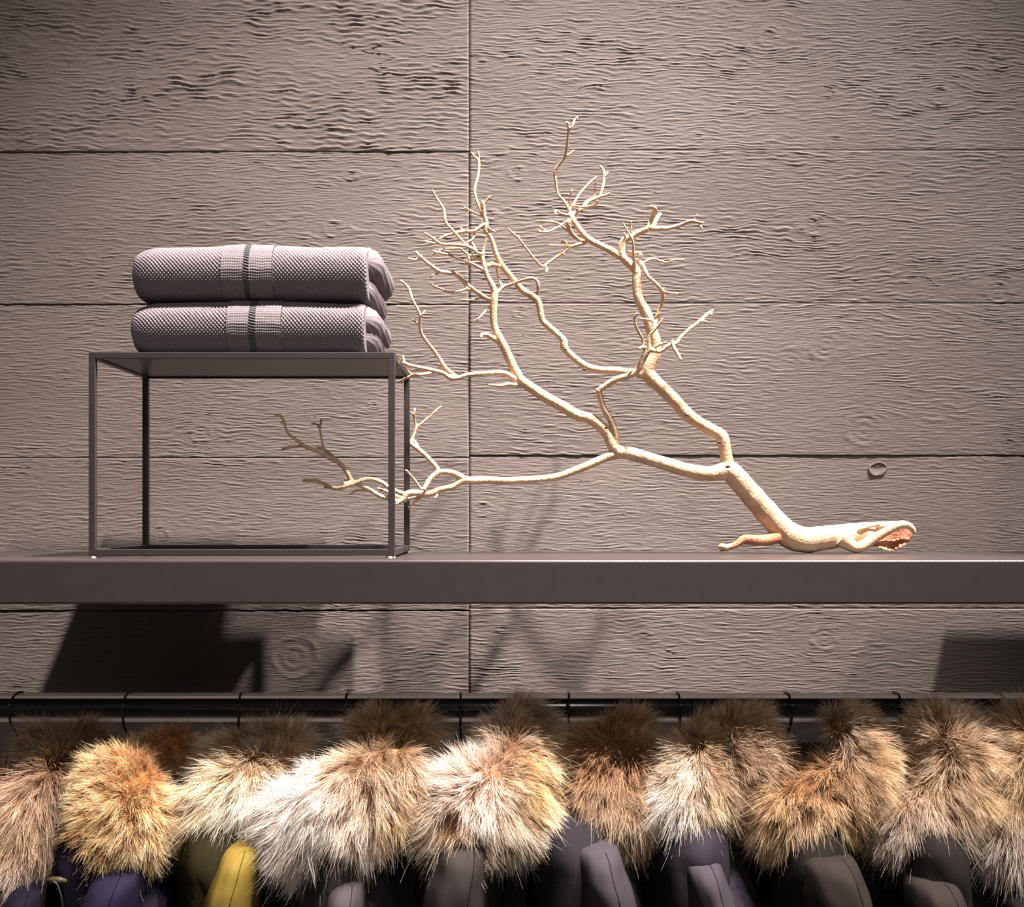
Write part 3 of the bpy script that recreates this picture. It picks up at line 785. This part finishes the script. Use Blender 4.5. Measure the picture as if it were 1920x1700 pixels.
for x in (-1.15, 1.15):
    box('bracket', x - 0.012, x + 0.012, RAIL_Y + 0.010, WALL_Y + 0.013, zc - 0.012, zc + 0.012, M['rail_black'], rl, 0.001)

HOOKS = [22, 232, 447, 648, 863, 1068, 1275, 1482, 1690, 1885]
HNAMES = ['brown and silver fur at the far left edge', 'round golden fur trim', 'cream and gold fur trim above the mustard sleeve', 'broad pale fur trim', 'whorled rosy blond fur trim',
          'reddish brown fur trim', 'white-patched brown fur trim', 'crescent-shaped golden brown fur trim', 'curled beige fur trim', 'long grey-tipped fur at the right edge']


def hanger(u, i):
    x = (u - CX) * (RAIL_Y - 0.02) / F
    ZN = 1.312
    root = empty('coat_hanger', (x, RAIL_Y, ZN))
    tag(root, 'wire hanger hook above the ' + HNAMES[i], 'hanger', 'hangers on the clothes rail')
    top, bot = RAIL_T + 0.0016, RAIL_B - 0.003
    b = 0.0006 * ((i * 7) % 5 - 2)
    pts = [(x, RAIL_Y + 0.0205, zc + 0.004), (x, RAIL_Y + 0.0185, top - 0.006), (x, RAIL_Y + 0.008, top), (x, RAIL_Y - 0.008, top), (x + b, RAIL_Y - 0.0205, top - 0.008), (x + b, RAIL_Y - 0.0240, zc + 0.004),
           (x + b, RAIL_Y - 0.0230, zc - 0.012), (x, RAIL_Y - 0.0200, bot - 0.0006), (x, RAIL_Y - 0.008, bot - 0.012), (x, RAIL_Y - 0.001, bot - 0.022), (x, RAIL_Y, ZN + 0.004), (x, RAIL_Y, ZN)]
    tube('hook', pts, 0.0016, M['hook'], root, 8, 6)
    arm = []
    for s in np.linspace(-1, 1, 13):
        arm.append((x, RAIL_Y + 0.105 * s, ZN - 0.010 - 0.040 * abs(s) ** 1.4))
    tube('shoulder_bar', arm, [0.004, 0.008, 0.009, 0.008, 0.004], M['hanger'], root, 8, 3)
    return root


for i, u in enumerate(HOOKS): hanger(u, i)


# ------------------------------------------------------------------ fur-trimmed jackets
def fur_core(blobs):
    """blobs: list of (u, v, Y, r_px) -> mesh of the fur pelt below the hair."""
    V, Fc = [], []
    for path in blobs:
        q = catmull(np.array(path, float), 5) if len(path) > 1 else np.array(path, float)
        for (u, v, Y, r) in q:
            c = P(u, v, Y); rr = (r + 9) * Y / F
            n1, n2 = 7, 10
            o = len(V)
            V.append((c.x, c.y, c.z + rr))
            for a in range(1, n1):
                th = math.pi * a / n1
                for b in range(n2):
                    ph = 2 * math.pi * b / n2
                    V.append((c.x + rr * math.sin(th) * math.cos(ph), c.y + 0.62 * rr * math.sin(th) * math.sin(ph), c.z + rr * math.cos(th)))
            V.append((c.x, c.y, c.z - rr))
            for b in range(n2):
                Fc.append((o, o + 1 + b, o + 1 + (b + 1) % n2))
                Fc.append((len(V) - 1, o + 1 + (n1 - 2) * n2 + (b + 1) % n2, o + 1 + (n1 - 2) * n2 + b))
            for a in range(n1 - 2):
                for b in range(n2):
                    Fc.append((o + 1 + a * n2 + b, o + 1 + (a + 1) * n2 + b, o + 1 + (a + 1) * n2 + (b + 1) % n2, o + 1 + a * n2 + (b + 1) % n2))
    return remeshed(V, Fc, 0.0055, 6)


def srgb(r, g, b):
    f = lambda c: ((c / 255 + 0.055) / 1.055) ** 2.4 if c > 10 else c / 255 / 12.92
    return np.array([f(r), f(g), f(b)])


def make_hair(core, whorls, palette, n_hair, length, seed, grav, zones, wisp=0.06, parent=None, frizz=0.5, comb=0.56):
    rs = np.random.RandomState(seed)
    n_hair = int(n_hair * 1.2)
    me = core
    me.calc_loop_triangles()
    nt_ = len(me.loop_triangles)
    tri = np.empty(nt_ * 3, np.int32); me.loop_triangles.foreach_get('vertices', tri); tri = tri.reshape(-1, 3)
    co = np.empty(len(me.vertices) * 3, np.float32); me.vertices.foreach_get('co', co); co = co.reshape(-1, 3).astype(float)
    no = np.empty(len(me.vertices) * 3, np.float32); me.vertices.foreach_get('normal', no); no = no.reshape(-1, 3).astype(float)
    a, b, c = co[tri[:, 0]], co[tri[:, 1]], co[tri[:, 2]]
    cr = np.cross(b - a, c - a); ar = np.linalg.norm(cr, axis=1)
    ny = cr[:, 1] / (ar + 1e-12)
    w = ar * np.where(ny < 0.25, 1.0, 0.22)
    idx = rs.choice(nt_, n_hair, p=w / w.sum())
    r1 = np.sqrt(rs.rand(n_hair)); r2 = rs.rand(n_hair)
    wa, wb, wc = (1 - r1)[:, None], (r1 * (1 - r2))[:, None], (r1 * r2)[:, None]
    root = a[idx] * wa + b[idx] * wb + c[idx] * wc
    nrm = no[tri[idx, 0]] * wa + no[tri[idx, 1]] * wb + no[tri[idx, 2]] * wc
    nrm /= np.linalg.norm(nrm, axis=1)[:, None] + 1e-9
    # direction the pelt is combed: away from the partings
    W = np.array([list(P(*k)) for k in whorls])
    dist = np.linalg.norm(root[:, None, :] - W[None], axis=2)
    wt = 1.0 / (dist + 0.012) ** 3
    cen = (wt[..., None] * W[None]).sum(1) / wt.sum(1)[:, None]
    fl = root - cen
    fl[:, 1] *= 0.5
    fl /= np.linalg.norm(fl, axis=1)[:, None] + 0.012
    fl[:, 2] -= grav
    # slow swirl
    fl[:, 0] += 0.55 * pn(root[:, 0] * 22 + seed, root[:, 2] * 22, 5)
    fl[:, 2] += 0.35 * pn(root[:, 0] * 22, root[:, 2] * 22 + seed, 6)
    tang = fl - nrm * (fl * nrm).sum(1)[:, None]
    tang /= np.linalg.norm(tang, axis=1)[:, None] + 0.15
    # tufts
    def cells(size):
        k = np.floor(root / size + rs.rand(3)).astype(np.int64)
        key = (k[:, 0] * 73856093) ^ (k[:, 1] * 19349663) ^ (k[:, 2] * 83492791)
        u, inv = np.unique(key, return_inverse=True)
        cc = np.zeros((len(u), 3)); cnt = np.bincount(inv)
        for d in range(3): cc[:, d] = np.bincount(inv, root[:, d]) / cnt
        return inv, cc, len(u)
    inv1, cc1, nu1 = cells(0.0065)
    inv2, cc2, nu2 = cells(0.016)
    jit = rs.randn(nu1, 3)[inv1] * 0.20 + rs.randn(nu2, 3)[inv2] * 0.16 + rs.randn(n_hair, 3) * 0.13 * (0.5 + frizz)
    d0 = (1.2 - comb) * nrm + comb * tang + jit
    d0 /= np.linalg.norm(d0, axis=1)[:, None]
    guard = rs.rand(n_hair) < wisp
    Lh = 0.80 * length * (0.62 + 0.45 * rs.rand(n_hair)) * (1 + 0.25 * rs.randn(nu2)[inv2] * 0.6)
    # longer along the lower hem
    zmin, zmax = co[:, 2].min(), co[:, 2].max()
    rel = (root[:, 2] - zmin) / (zmax - zmin + 1e-6)
    Lh *= 1.12 - 0.30 * rel
    Lh = np.where(guard, Lh * 1.45, Lh)
    bend = (comb - 0.07) * tang + np.array([0, 0, -0.5 * (grav + 0.25)]) + 0.35 * rs.randn(nu1, 3)[inv1] * 0.6 + rs.randn(n_hair, 3) * 0.22 * frizz
    K = 7
    t = np.linspace(0, 1, K)
    clump = (root - cc1[inv1])
    pos = np.empty((n_hair, K, 3))
    wv = rs.randn(n_hair, 3) * 0.045 * frizz
    ph = rs.rand(n_hair) * 6
    for k, tk in enumerate(t):
        pos[:, k] = root - nrm * 0.002 + Lh[:, None] * (d0 * tk + bend * 0.42 * tk * tk) - clump * (np.where(guard, 0.15, 0.62) * tk ** 1.3)[:, None]
        pos[:, k] += wv * (Lh * tk * np.sin(5 * tk + ph))[:, None]
    # colour: bands of the pelt by place with some light and shade painted in, darker undercoat at the root, tip colour at the end
    pal = {k: srgb(*v) for k, v in palette.items()}
    base = np.tile(pal['mid'], (n_hair, 1))
    tipc = np.tile(pal['tip'], (n_hair, 1))
    mott = pn(root[:, 0] * 60 + seed, root[:, 2] * 60, 8)
    base = base * (1 + 0.30 * mott[:, None])
    for (zu, zv, zr, mid, tip) in zones:
        zc_ = np.array([(zu - CX) * 1.38 / F, CAMZ - (zv - CY) * 1.38 / F])
        dd = np.sqrt((root[:, 0] - zc_[0]) ** 2 + (root[:, 2] - zc_[1]) ** 2) / (zr * 1.38 / F)
        dd = dd + 0.35 * pn(root[:, 0] * 45, root[:, 2] * 45 + seed, 9)
        wz_ = np.clip(1.25 - dd, 0, 1)[:, None]
        base = base * (1 - wz_) + srgb(*mid) * wz_
        tipc = tipc * (1 - wz_) + srgb(*tip) * wz_
    vary = np.exp(0.30 * rs.randn(n_hair) + 0.20 * rs.randn(nu1)[inv1] + 0.10 * rs.randn(nu2)[inv2])[:, None]
    darktip = (rs.rand(n_hair) < 0.14)[:, None]
    tipc = np.where(darktip, srgb(52, 36, 26), tipc)
    col = np.empty((n_hair, K, 4), np.float32); col[..., 3] = 1
    rt = pal['root']
    for k, tk in enumerate(t):
        a1 = np.clip(tk / 0.42, 0, 1); a2 = np.clip((tk - 0.45) / 0.45, 0, 1)
        cc_ = rt * (1 - a1) + base * a1
        cc_ = cc_ * (1 - a2) + tipc * a2
        lum = cc_ @ np.array([0.3, 0.6, 0.1])
        cc_ = cc_ * 0.86 + 0.14 * lum[:, None]
        col[:, k, :3] = np.clip(0.90 * cc_ * vary, 0.004, 0.86)
    rad = (np.where(guard, 0.00015, 0.00018)[:, None] * (1.0 - 0.78 * t[None] ** 1.6))
    cv = bpy.data.hair_curves.new('fur_hair')
    cv.add_curves([K] * n_hair)
    cv.position_data.foreach_set('vector', pos.astype(np.float32).ravel())
    at = cv.attributes.get('radius') or cv.attributes.new('radius', 'FLOAT', 'POINT')
    at.data.foreach_set('value', rad.astype(np.float32).ravel())
    ac = cv.attributes.new('fur_color', 'FLOAT_COLOR', 'POINT')
    ac.data.foreach_set('color', col.ravel())
    cv.materials.append(M['fur'])
    o = bpy.data.objects.new('fur_hair', cv)
    C.objects.link(o)
    o.parent = parent
    o.matrix_parent_inverse = parent.matrix_world.inverted() if False else Matrix.Identity(4)
    o['kind'] = 'stuff'
    return o


def loft(name, rings, mat, parent, seg=40, wrinkle=0.0, seed=0, sub=5):
    """rings: (cx, cy, cz, rx, ry, tilt) ellipses stacked along a limb or torso."""
    q = catmull(np.array(rings, float), sub)
    V = []
    a = np.linspace(0, 2 * np.pi, seg, endpoint=False)
    for i, (cx, cy, cz, rx, ry, tl) in enumerate(q):
        w = 1 + (wrinkle * (pn(a * 2.2, np.full_like(a, cz * 22), seed) + 0.5 * pn(a * 5 + cz * 20, np.full_like(a, cz * 45), seed + 1)))
        x = rx * np.sign(np.cos(a)) * np.abs(np.cos(a)) ** 0.9 * w; y = ry * np.sin(a) * w
        V.append(np.stack([cx + x, cy + y, cz + tl * x], 1))
    V = np.vstack(V); n = len(q)
    Fc = [(i * seg + k, (i + 1) * seg + k, (i + 1) * seg + (k + 1) % seg, i * seg + (k + 1) % seg) for i in range(n - 1) for k in range(seg)]
    Fc += [tuple(range(seg)), tuple((n - 1) * seg + k for k in range(seg))[::-1]]
    o = pydata(name, V, Fc, mat, parent)
    return o, V.reshape(n, seg, 3)


def jacket(u, label, col, sleeve, blobs, whorls, palette, n_hair, length, seed, grav, zones, wisp=0.06, frizz=0.5, drape=None, shade_col=None, comb=0.56):
    x = (u - CX) * RAIL_Y / F
    root = empty('fur_trimmed_jacket', (x, RAIL_Y, 0.55))
    tag(root, label, 'jacket', 'fur-trimmed jackets on the clothes rail')
    cm = fabric('jacket_cloth', col)
    bmz = fabric('jacket_shaded_cloth', shade_col) if shade_col else cm  # darker copy of the cloth: shade painted into body, hood and shoulder
    # torso seen edge-on, hanging across the rail
    loft('torso', [(x, RAIL_Y, 1.300, 0.012, 0.045, 0), (x, RAIL_Y - 0.01, 1.280, 0.045, 0.085, 0), (x, RAIL_Y - 0.01, 1.235, 0.058, 0.150, 0), (x, RAIL_Y - 0.005, 1.16, 0.060, 0.165, 0),
                   (x, RAIL_Y, 0.95, 0.056, 0.160, 0), (x, RAIL_Y, 0.70, 0.058, 0.170, 0), (x, RAIL_Y, 0.56, 0.060, 0.175, 0), (x, RAIL_Y, 0.555, 0.05, 0.16, 0)], bmz, root, 44, 0.05, seed)
    # hood hanging behind and under the fur
    allb = [b for p in blobs for b in p]
    hu = sum(b[0] for b in allb) / len(allb); hv = sum(b[1] for b in allb) / len(allb)
    hc = P(hu, hv, 1.46)
    loft('hood', [(hc.x, 1.46, hc.z + 0.045, 0.012, 0.020, 0), (hc.x, 1.46, hc.z + 0.035, 0.040, 0.040, 0), (hc.x, 1.455, hc.z, 0.052, 0.055, 0), (hc.x, 1.45, hc.z - 0.05, 0.055, 0.065, 0), (x, 1.45, 1.245, 0.050, 0.075, 0), (x, 1.455, 1.232, 0.02, 0.05, 0)],
         bmz, root, 32, 0.05, seed + 2)
    if sleeve:
        su, sv, sw, lean = sleeve[:4]
        Y = 1.312
        c = P(su, sv, Y); r = sw * 0.5 * Y / F
        sl, SV = loft('sleeve', [(c.x, Y + 0.030, c.z + 0.001, r * 0.35, 0.020, 0), (c.x - lean * 0.1, Y + 0.022, c.z - 0.006, r * 0.80, 0.045, 0), (c.x - lean * 0.35, Y + 0.018, c.z - 0.028, r * 0.95, 0.060, 0), (c.x - lean, Y + 0.018, c.z - 0.075, r * 1.12, 0.065, 0),
                             (c.x - lean * 1.8, Y + 0.03, c.z - 0.20, r * 1.25, 0.062, 0), (c.x - lean * 2.0, Y + 0.05, c.z - 0.42, r * 1.1, 0.055, 0), (c.x - lean * 2.0, Y + 0.06, c.z - 0.56, r * 0.95, 0.050, 0)], cm, root, 40, 0.05, seed + 4)
        kf = int(np.argmin(SV[12, :, 1])) + 2
        sm = [SV[i_, kf % 40] + np.array([0, -0.0002, 0]) for i_ in range(3, len(SV), 1)]
        tube('seam', sm, 0.0006, fabric('seam_thread', tuple(k * 0.3 for k in col)), sl, 6, 2)
    if drape:
        # rounded shoulder of the jacket arching over the sleeve head
        du, dv, hw, rise, drop = drape
        Yc = 1.362; ryd = 0.080
        n, m = 110, 16
        V = []
        for off in (0.0, 0.005):
            for i in range(n):
                th = math.radians(-112 + 224 * i / (n - 1))
                arch = 1860
                rise_ = arch - (dv - 0.45 * rise)
                for j in range(m):
                    f = j / (m - 1)
                    k = 1 - 0.62 * f ** 2.2
                    yy = Yc - (ryd - off) * math.cos(th) * k + 0.05 * f
                    yy += 0.006 * math.sin(5 * th + seed) * (1 - f)
                    c0 = P(du, arch - rise_ * f, yy)
                    V.append((c0.x + (hw * yy / F - off) * math.sin(th) * k, yy, c0.z))
        Fc = [(i * m + j, (i + 1) * m + j, (i + 1) * m + j + 1, i * m + j + 1) for i in range(n - 1) for j in range(m - 1)]
        Fc += [tuple(k + n * m for k in f_[::-1]) for f_ in Fc]
        for i in range(n - 1):
            Fc.append((i * m, n * m + i * m, n * m + (i + 1) * m, (i + 1) * m))
            Fc.append((i * m + m - 1, (i + 1) * m + m - 1, n * m + (i + 1) * m + m - 1, n * m + i * m + m - 1))
        for j in range(m - 1):
            Fc.append((j, j + 1, n * m + j + 1, n * m + j))
            Fc.append(((n - 1) * m + j, n * m + (n - 1) * m + j, n * m + (n - 1) * m + j + 1, (n - 1) * m + j + 1))
        pydata('shoulder', V, Fc, bmz, root)
    core = fur_core(blobs)
    rc = palette['root']
    fm = simple('fur_pelt', tuple(srgb(*rc) * 0.8), 0.9, 0, 0.1, 0.2, 80)
    ft = link_mesh('fur_trim', core, fm, root)
    hair = make_hair(core, whorls, palette, n_hair, length, seed, grav, zones, wisp, ft, frizz, comb)
    bpy.context.view_layer.update()
    hair.matrix_parent_inverse = ft.matrix_world.inverted()
    return root


NAVY = (0.004, 0.003, 0.007); NAVY2 = (0.010, 0.0075, 0.019); MUST = (0.130, 0.090, 0.018); GREY = (0.036, 0.030, 0.031); CHAR = (0.022, 0.018, 0.017)
PLUM = (0.031, 0.026, 0.030); DNAVY = (0.029, 0.024, 0.031); BROWN = (0.015, 0.0115, 0.010); BLACK = (0.006, 0.005, 0.005)
DK, GR = (70, 50, 38), (150, 122, 104)

jacket(22, 'dark navy jacket with brown and silver fur trim at the far left edge', NAVY, (48, 1668, 80, 0.01),
       [[(75, 1402, 1.43, 30), (170, 1398, 1.44, 30)], [(112, 1448, 1.40, 40), (70, 1510, 1.37, 52), (25, 1600, 1.36, 45)], [(-40, 1500, 1.38, 60)]], [(108, 1440, 1.385), (110, 1450, 1.40)],
       dict(root=(88, 62, 48), mid=(170, 128, 96), tip=(214, 180, 152)), 15000, 0.040, 21, 0.30,
       [(130, 1400, 90, (150, 112, 76), (184, 150, 118)), (30, 1640, 75, (205, 176, 164), (235, 214, 204)), (60, 1530, 60, (186, 142, 102), (232, 200, 160))], 0.08)
jk0 = [o for o in C.objects if o.name.startswith('fur_trimmed_jacket')][0]
tg = [P(88, 1651, 1.275), P(98, 1650, 1.272), P(112, 1650, 1.272), P(125, 1652, 1.275)]
tube('toggle', tg, [0.0022, 0.0042, 0.0042, 0.0022], simple('horn_toggle', (0.030, 0.022, 0.010), 0.5, 0, 0.2), jk0, 10, 6)
tube('toggle_loop', [P(100, 1652, 1.266), P(108, 1660, 1.266), P(116, 1690, 1.27), P(118, 1730, 1.285)], 0.0012, simple('loop_cord', (0.008, 0.007, 0.010), 0.7), jk0, 6, 6)
jacket(232, 'navy blue jacket with a round golden blond fur trim', NAVY2, (222, 1632, 104, 0.022),
       [[(290, 1408, 1.43, 24), (345, 1400, 1.44, 22)], [(222, 1480, 1.365, 72), (230, 1530, 1.35, 80), (216, 1578, 1.35, 62)]], [(245, 1505, 1.30), (300, 1405, 1.40)],
       dict(root=(150, 100, 54), mid=(220, 166, 104), tip=(248, 214, 160)), 17000, 0.030, 22, 0.16,
       [(310, 1400, 52, (170, 104, 56), (196, 140, 92)), (200, 1540, 50, (196, 130, 64), (240, 190, 120))], 0.05, 0.8, (255, 1622, 105, 70, 60), NAVY, 0.34)
jacket(447, 'mustard yellow jacket with a cream and gold fur trim', MUST, (455, 1588, 84, 0.018),
       [[(415, 1420, 1.43, 30), (540, 1392, 1.44, 26)], [(520, 1455, 1.40, 50), (450, 1480, 1.38, 60), (395, 1520, 1.375, 48)]], [(480, 1432, 1.36), (540, 1420, 1.38)],
       dict(root=(132, 92, 56), mid=(226, 184, 130), tip=(252, 232, 196)), 15000, 0.038, 23, 0.26,
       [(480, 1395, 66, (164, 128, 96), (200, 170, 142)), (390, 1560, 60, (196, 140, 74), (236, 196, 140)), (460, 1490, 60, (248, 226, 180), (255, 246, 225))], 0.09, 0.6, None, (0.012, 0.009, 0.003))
jacket(648, 'grey jacket with a broad pale silvery fur trim and dark brown crest', GREY, (650, 1652, 80, 0.012),
       [[(700, 1385, 1.42, 44), (775, 1392, 1.43, 50)], [(735, 1470, 1.365, 62), (650, 1510, 1.345, 78), (560, 1545, 1.34, 62)]], [(700, 1405, 1.365), (745, 1400, 1.37)],
       dict(root=(150, 112, 84), mid=(226, 192, 160), tip=(246, 226, 208)), 21000, 0.040, 24, 0.38,
       [(735, 1365, 110, (150, 116, 70), (182, 150, 112)), (560, 1480, 80, (232, 222, 212), (245, 238, 232)), (760, 1500, 55, (214, 160, 92), (244, 208, 150)), (540, 1590, 80, (206, 182, 172), (238, 222, 214))], 0.07, 0.5,
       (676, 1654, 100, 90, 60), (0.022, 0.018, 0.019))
jacket(863, 'charcoal jacket with a whorled rosy blond fur trim', CHAR, (872, 1585, 104, 0.016),
       [[(985, 1365, 1.405, 42), (965, 1425, 1.385, 62), (945, 1480, 1.37, 70)], [(865, 1535, 1.35, 66), (900, 1500, 1.355, 72), (985, 1530, 1.37, 52)]], [(862, 1505, 1.305), (930, 1455, 1.325), (985, 1370, 1.40)],
       dict(root=(140, 98, 68), mid=(222, 178, 138), tip=(248, 224, 198)), 21000, 0.038, 25, 0.20,
       [(985, 1360, 66, (168, 138, 114), (196, 170, 148)), (1000, 1450, 60, (220, 168, 98), (244, 204, 146)), (880, 1450, 66, (236, 204, 186), (252, 234, 222)), (862, 1512, 24, (140, 94, 56), (180, 130, 84))], 0.07)
jacket(1068, 'grey plum jacket with a reddish brown fur trim', PLUM, (1122, 1590, 92, -0.014),
       [[(1180, 1378, 1.412, 34), (1120, 1420, 1.40, 46)], [(1185, 1440, 1.40, 52), (1115, 1470, 1.395, 50), (1125, 1520, 1.39, 52), (1195, 1515, 1.39, 50)]], [(1130, 1430, 1.355), (1185, 1420, 1.365)],
       dict(root=(92, 58, 34), mid=(172, 122, 74), tip=(212, 170, 122)), 17000, 0.036, 26, 0.36,
       [(1150, 1425, 72, (162, 112, 72), (202, 152, 108)), (1150, 1540, 80, (140, 112, 84), (206, 178, 146)), (1220, 1360, 50, (158, 122, 86), (200, 174, 148))], 0.10, 0.9,
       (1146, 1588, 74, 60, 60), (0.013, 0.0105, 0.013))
jacket(1275, 'dark plum-navy jacket with a white-patched brown fur trim', DNAVY, (1318, 1614, 84, -0.014),
       [[(1395, 1385, 1.395, 48), (1405, 1430, 1.385, 40)], [(1330, 1395, 1.42, 40), (1300, 1450, 1.385, 50), (1275, 1500, 1.37, 46)], [(1345, 1480, 1.39, 42)]], [(1308, 1385, 1.38), (1345, 1438, 1.355)],
       dict(root=(120, 88, 60), mid=(196, 152, 108), tip=(228, 194, 156)), 18000, 0.038, 27, 0.26,
       [(1400, 1380, 86, (182, 146, 108), (208, 178, 148)), (1258, 1500, 50, (250, 236, 220), (255, 246, 238)), (1285, 1430, 34, (230, 206, 184), (246, 228, 210)), (1330, 1520, 45, (220, 178, 126), (246, 216, 178))], 0.07, 0.6,
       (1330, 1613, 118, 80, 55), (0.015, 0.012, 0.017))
jacket(1482, 'dark brown jacket with a crescent-shaped golden brown fur trim', BROWN, (1555, 1604, 124, -0.012),
       [[(1590, 1362, 1.385, 30), (1622, 1408, 1.375, 36), (1606, 1460, 1.37, 46), (1540, 1505, 1.375, 56), (1470, 1525, 1.37, 50)], [(1455, 1455, 1.40, 34), (1450, 1490, 1.385, 40)]], [(1545, 1425, 1.34), (1505, 1450, 1.35), (1572, 1380, 1.37)],
       dict(root=(104, 72, 44), mid=(176, 128, 82), tip=(220, 180, 132)), 20000, 0.037, 28, 0.24,
       [(1580, 1355, 56, (186, 154, 124), (214, 188, 162)), (1655, 1440, 40, (228, 180, 116), (248, 216, 168)), (1500, 1440, 40, (150, 98, 50), (190, 130, 72)), (1480, 1570, 70, (204, 156, 100), (240, 206, 160))], 0.07, 0.5,
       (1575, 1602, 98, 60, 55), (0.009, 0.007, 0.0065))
jacket(1690, 'dark brown jacket with a curled beige fur trim', BROWN, (1752, 1648, 110, -0.012),
       [[(1755, 1365, 1.385, 36), (1802, 1400, 1.375, 42), (1808, 1460, 1.37, 48), (1760, 1510, 1.375, 50), (1685, 1535, 1.37, 44)], [(1710, 1440, 1.41, 26), (1720, 1475, 1.39, 36)]], [(1778, 1412, 1.365), (1730, 1470, 1.345)],
       dict(root=(112, 80, 54), mid=(192, 150, 104), tip=(224, 192, 156)), 19000, 0.038, 29, 0.28,
       [(1790, 1345, 66, (190, 158, 124), (218, 190, 162)), (1820, 1470, 50, (216, 166, 106), (240, 204, 152)), (1680, 1560, 80, (168, 142, 124), (220, 198, 182)), (1750, 1550, 60, (176, 146, 124), (216, 192, 172))], 0.12, 0.6,
       (1780, 1648, 104, 80, 55), (0.010, 0.008, 0.0075))
jacket(1885, 'black jacket with a long grey-tipped fur trim at the right edge', BLACK, (1935, 1690, 90, -0.01),
       [[(1925, 1365, 1.385, 34), (1935, 1430, 1.375, 55), (1925, 1500, 1.38, 55), (1895, 1560, 1.37, 44)]], [(1930, 1420, 1.35)],
       dict(root=(112, 80, 54), mid=(186, 144, 100), tip=(216, 186, 152)), 14000, 0.042, 30, 0.34,
       [(1880, 1590, 90, (170, 146, 132), (222, 204, 192)), (1920, 1440, 60, (204, 158, 104), (232, 196, 146))], 0.14, 0.7)
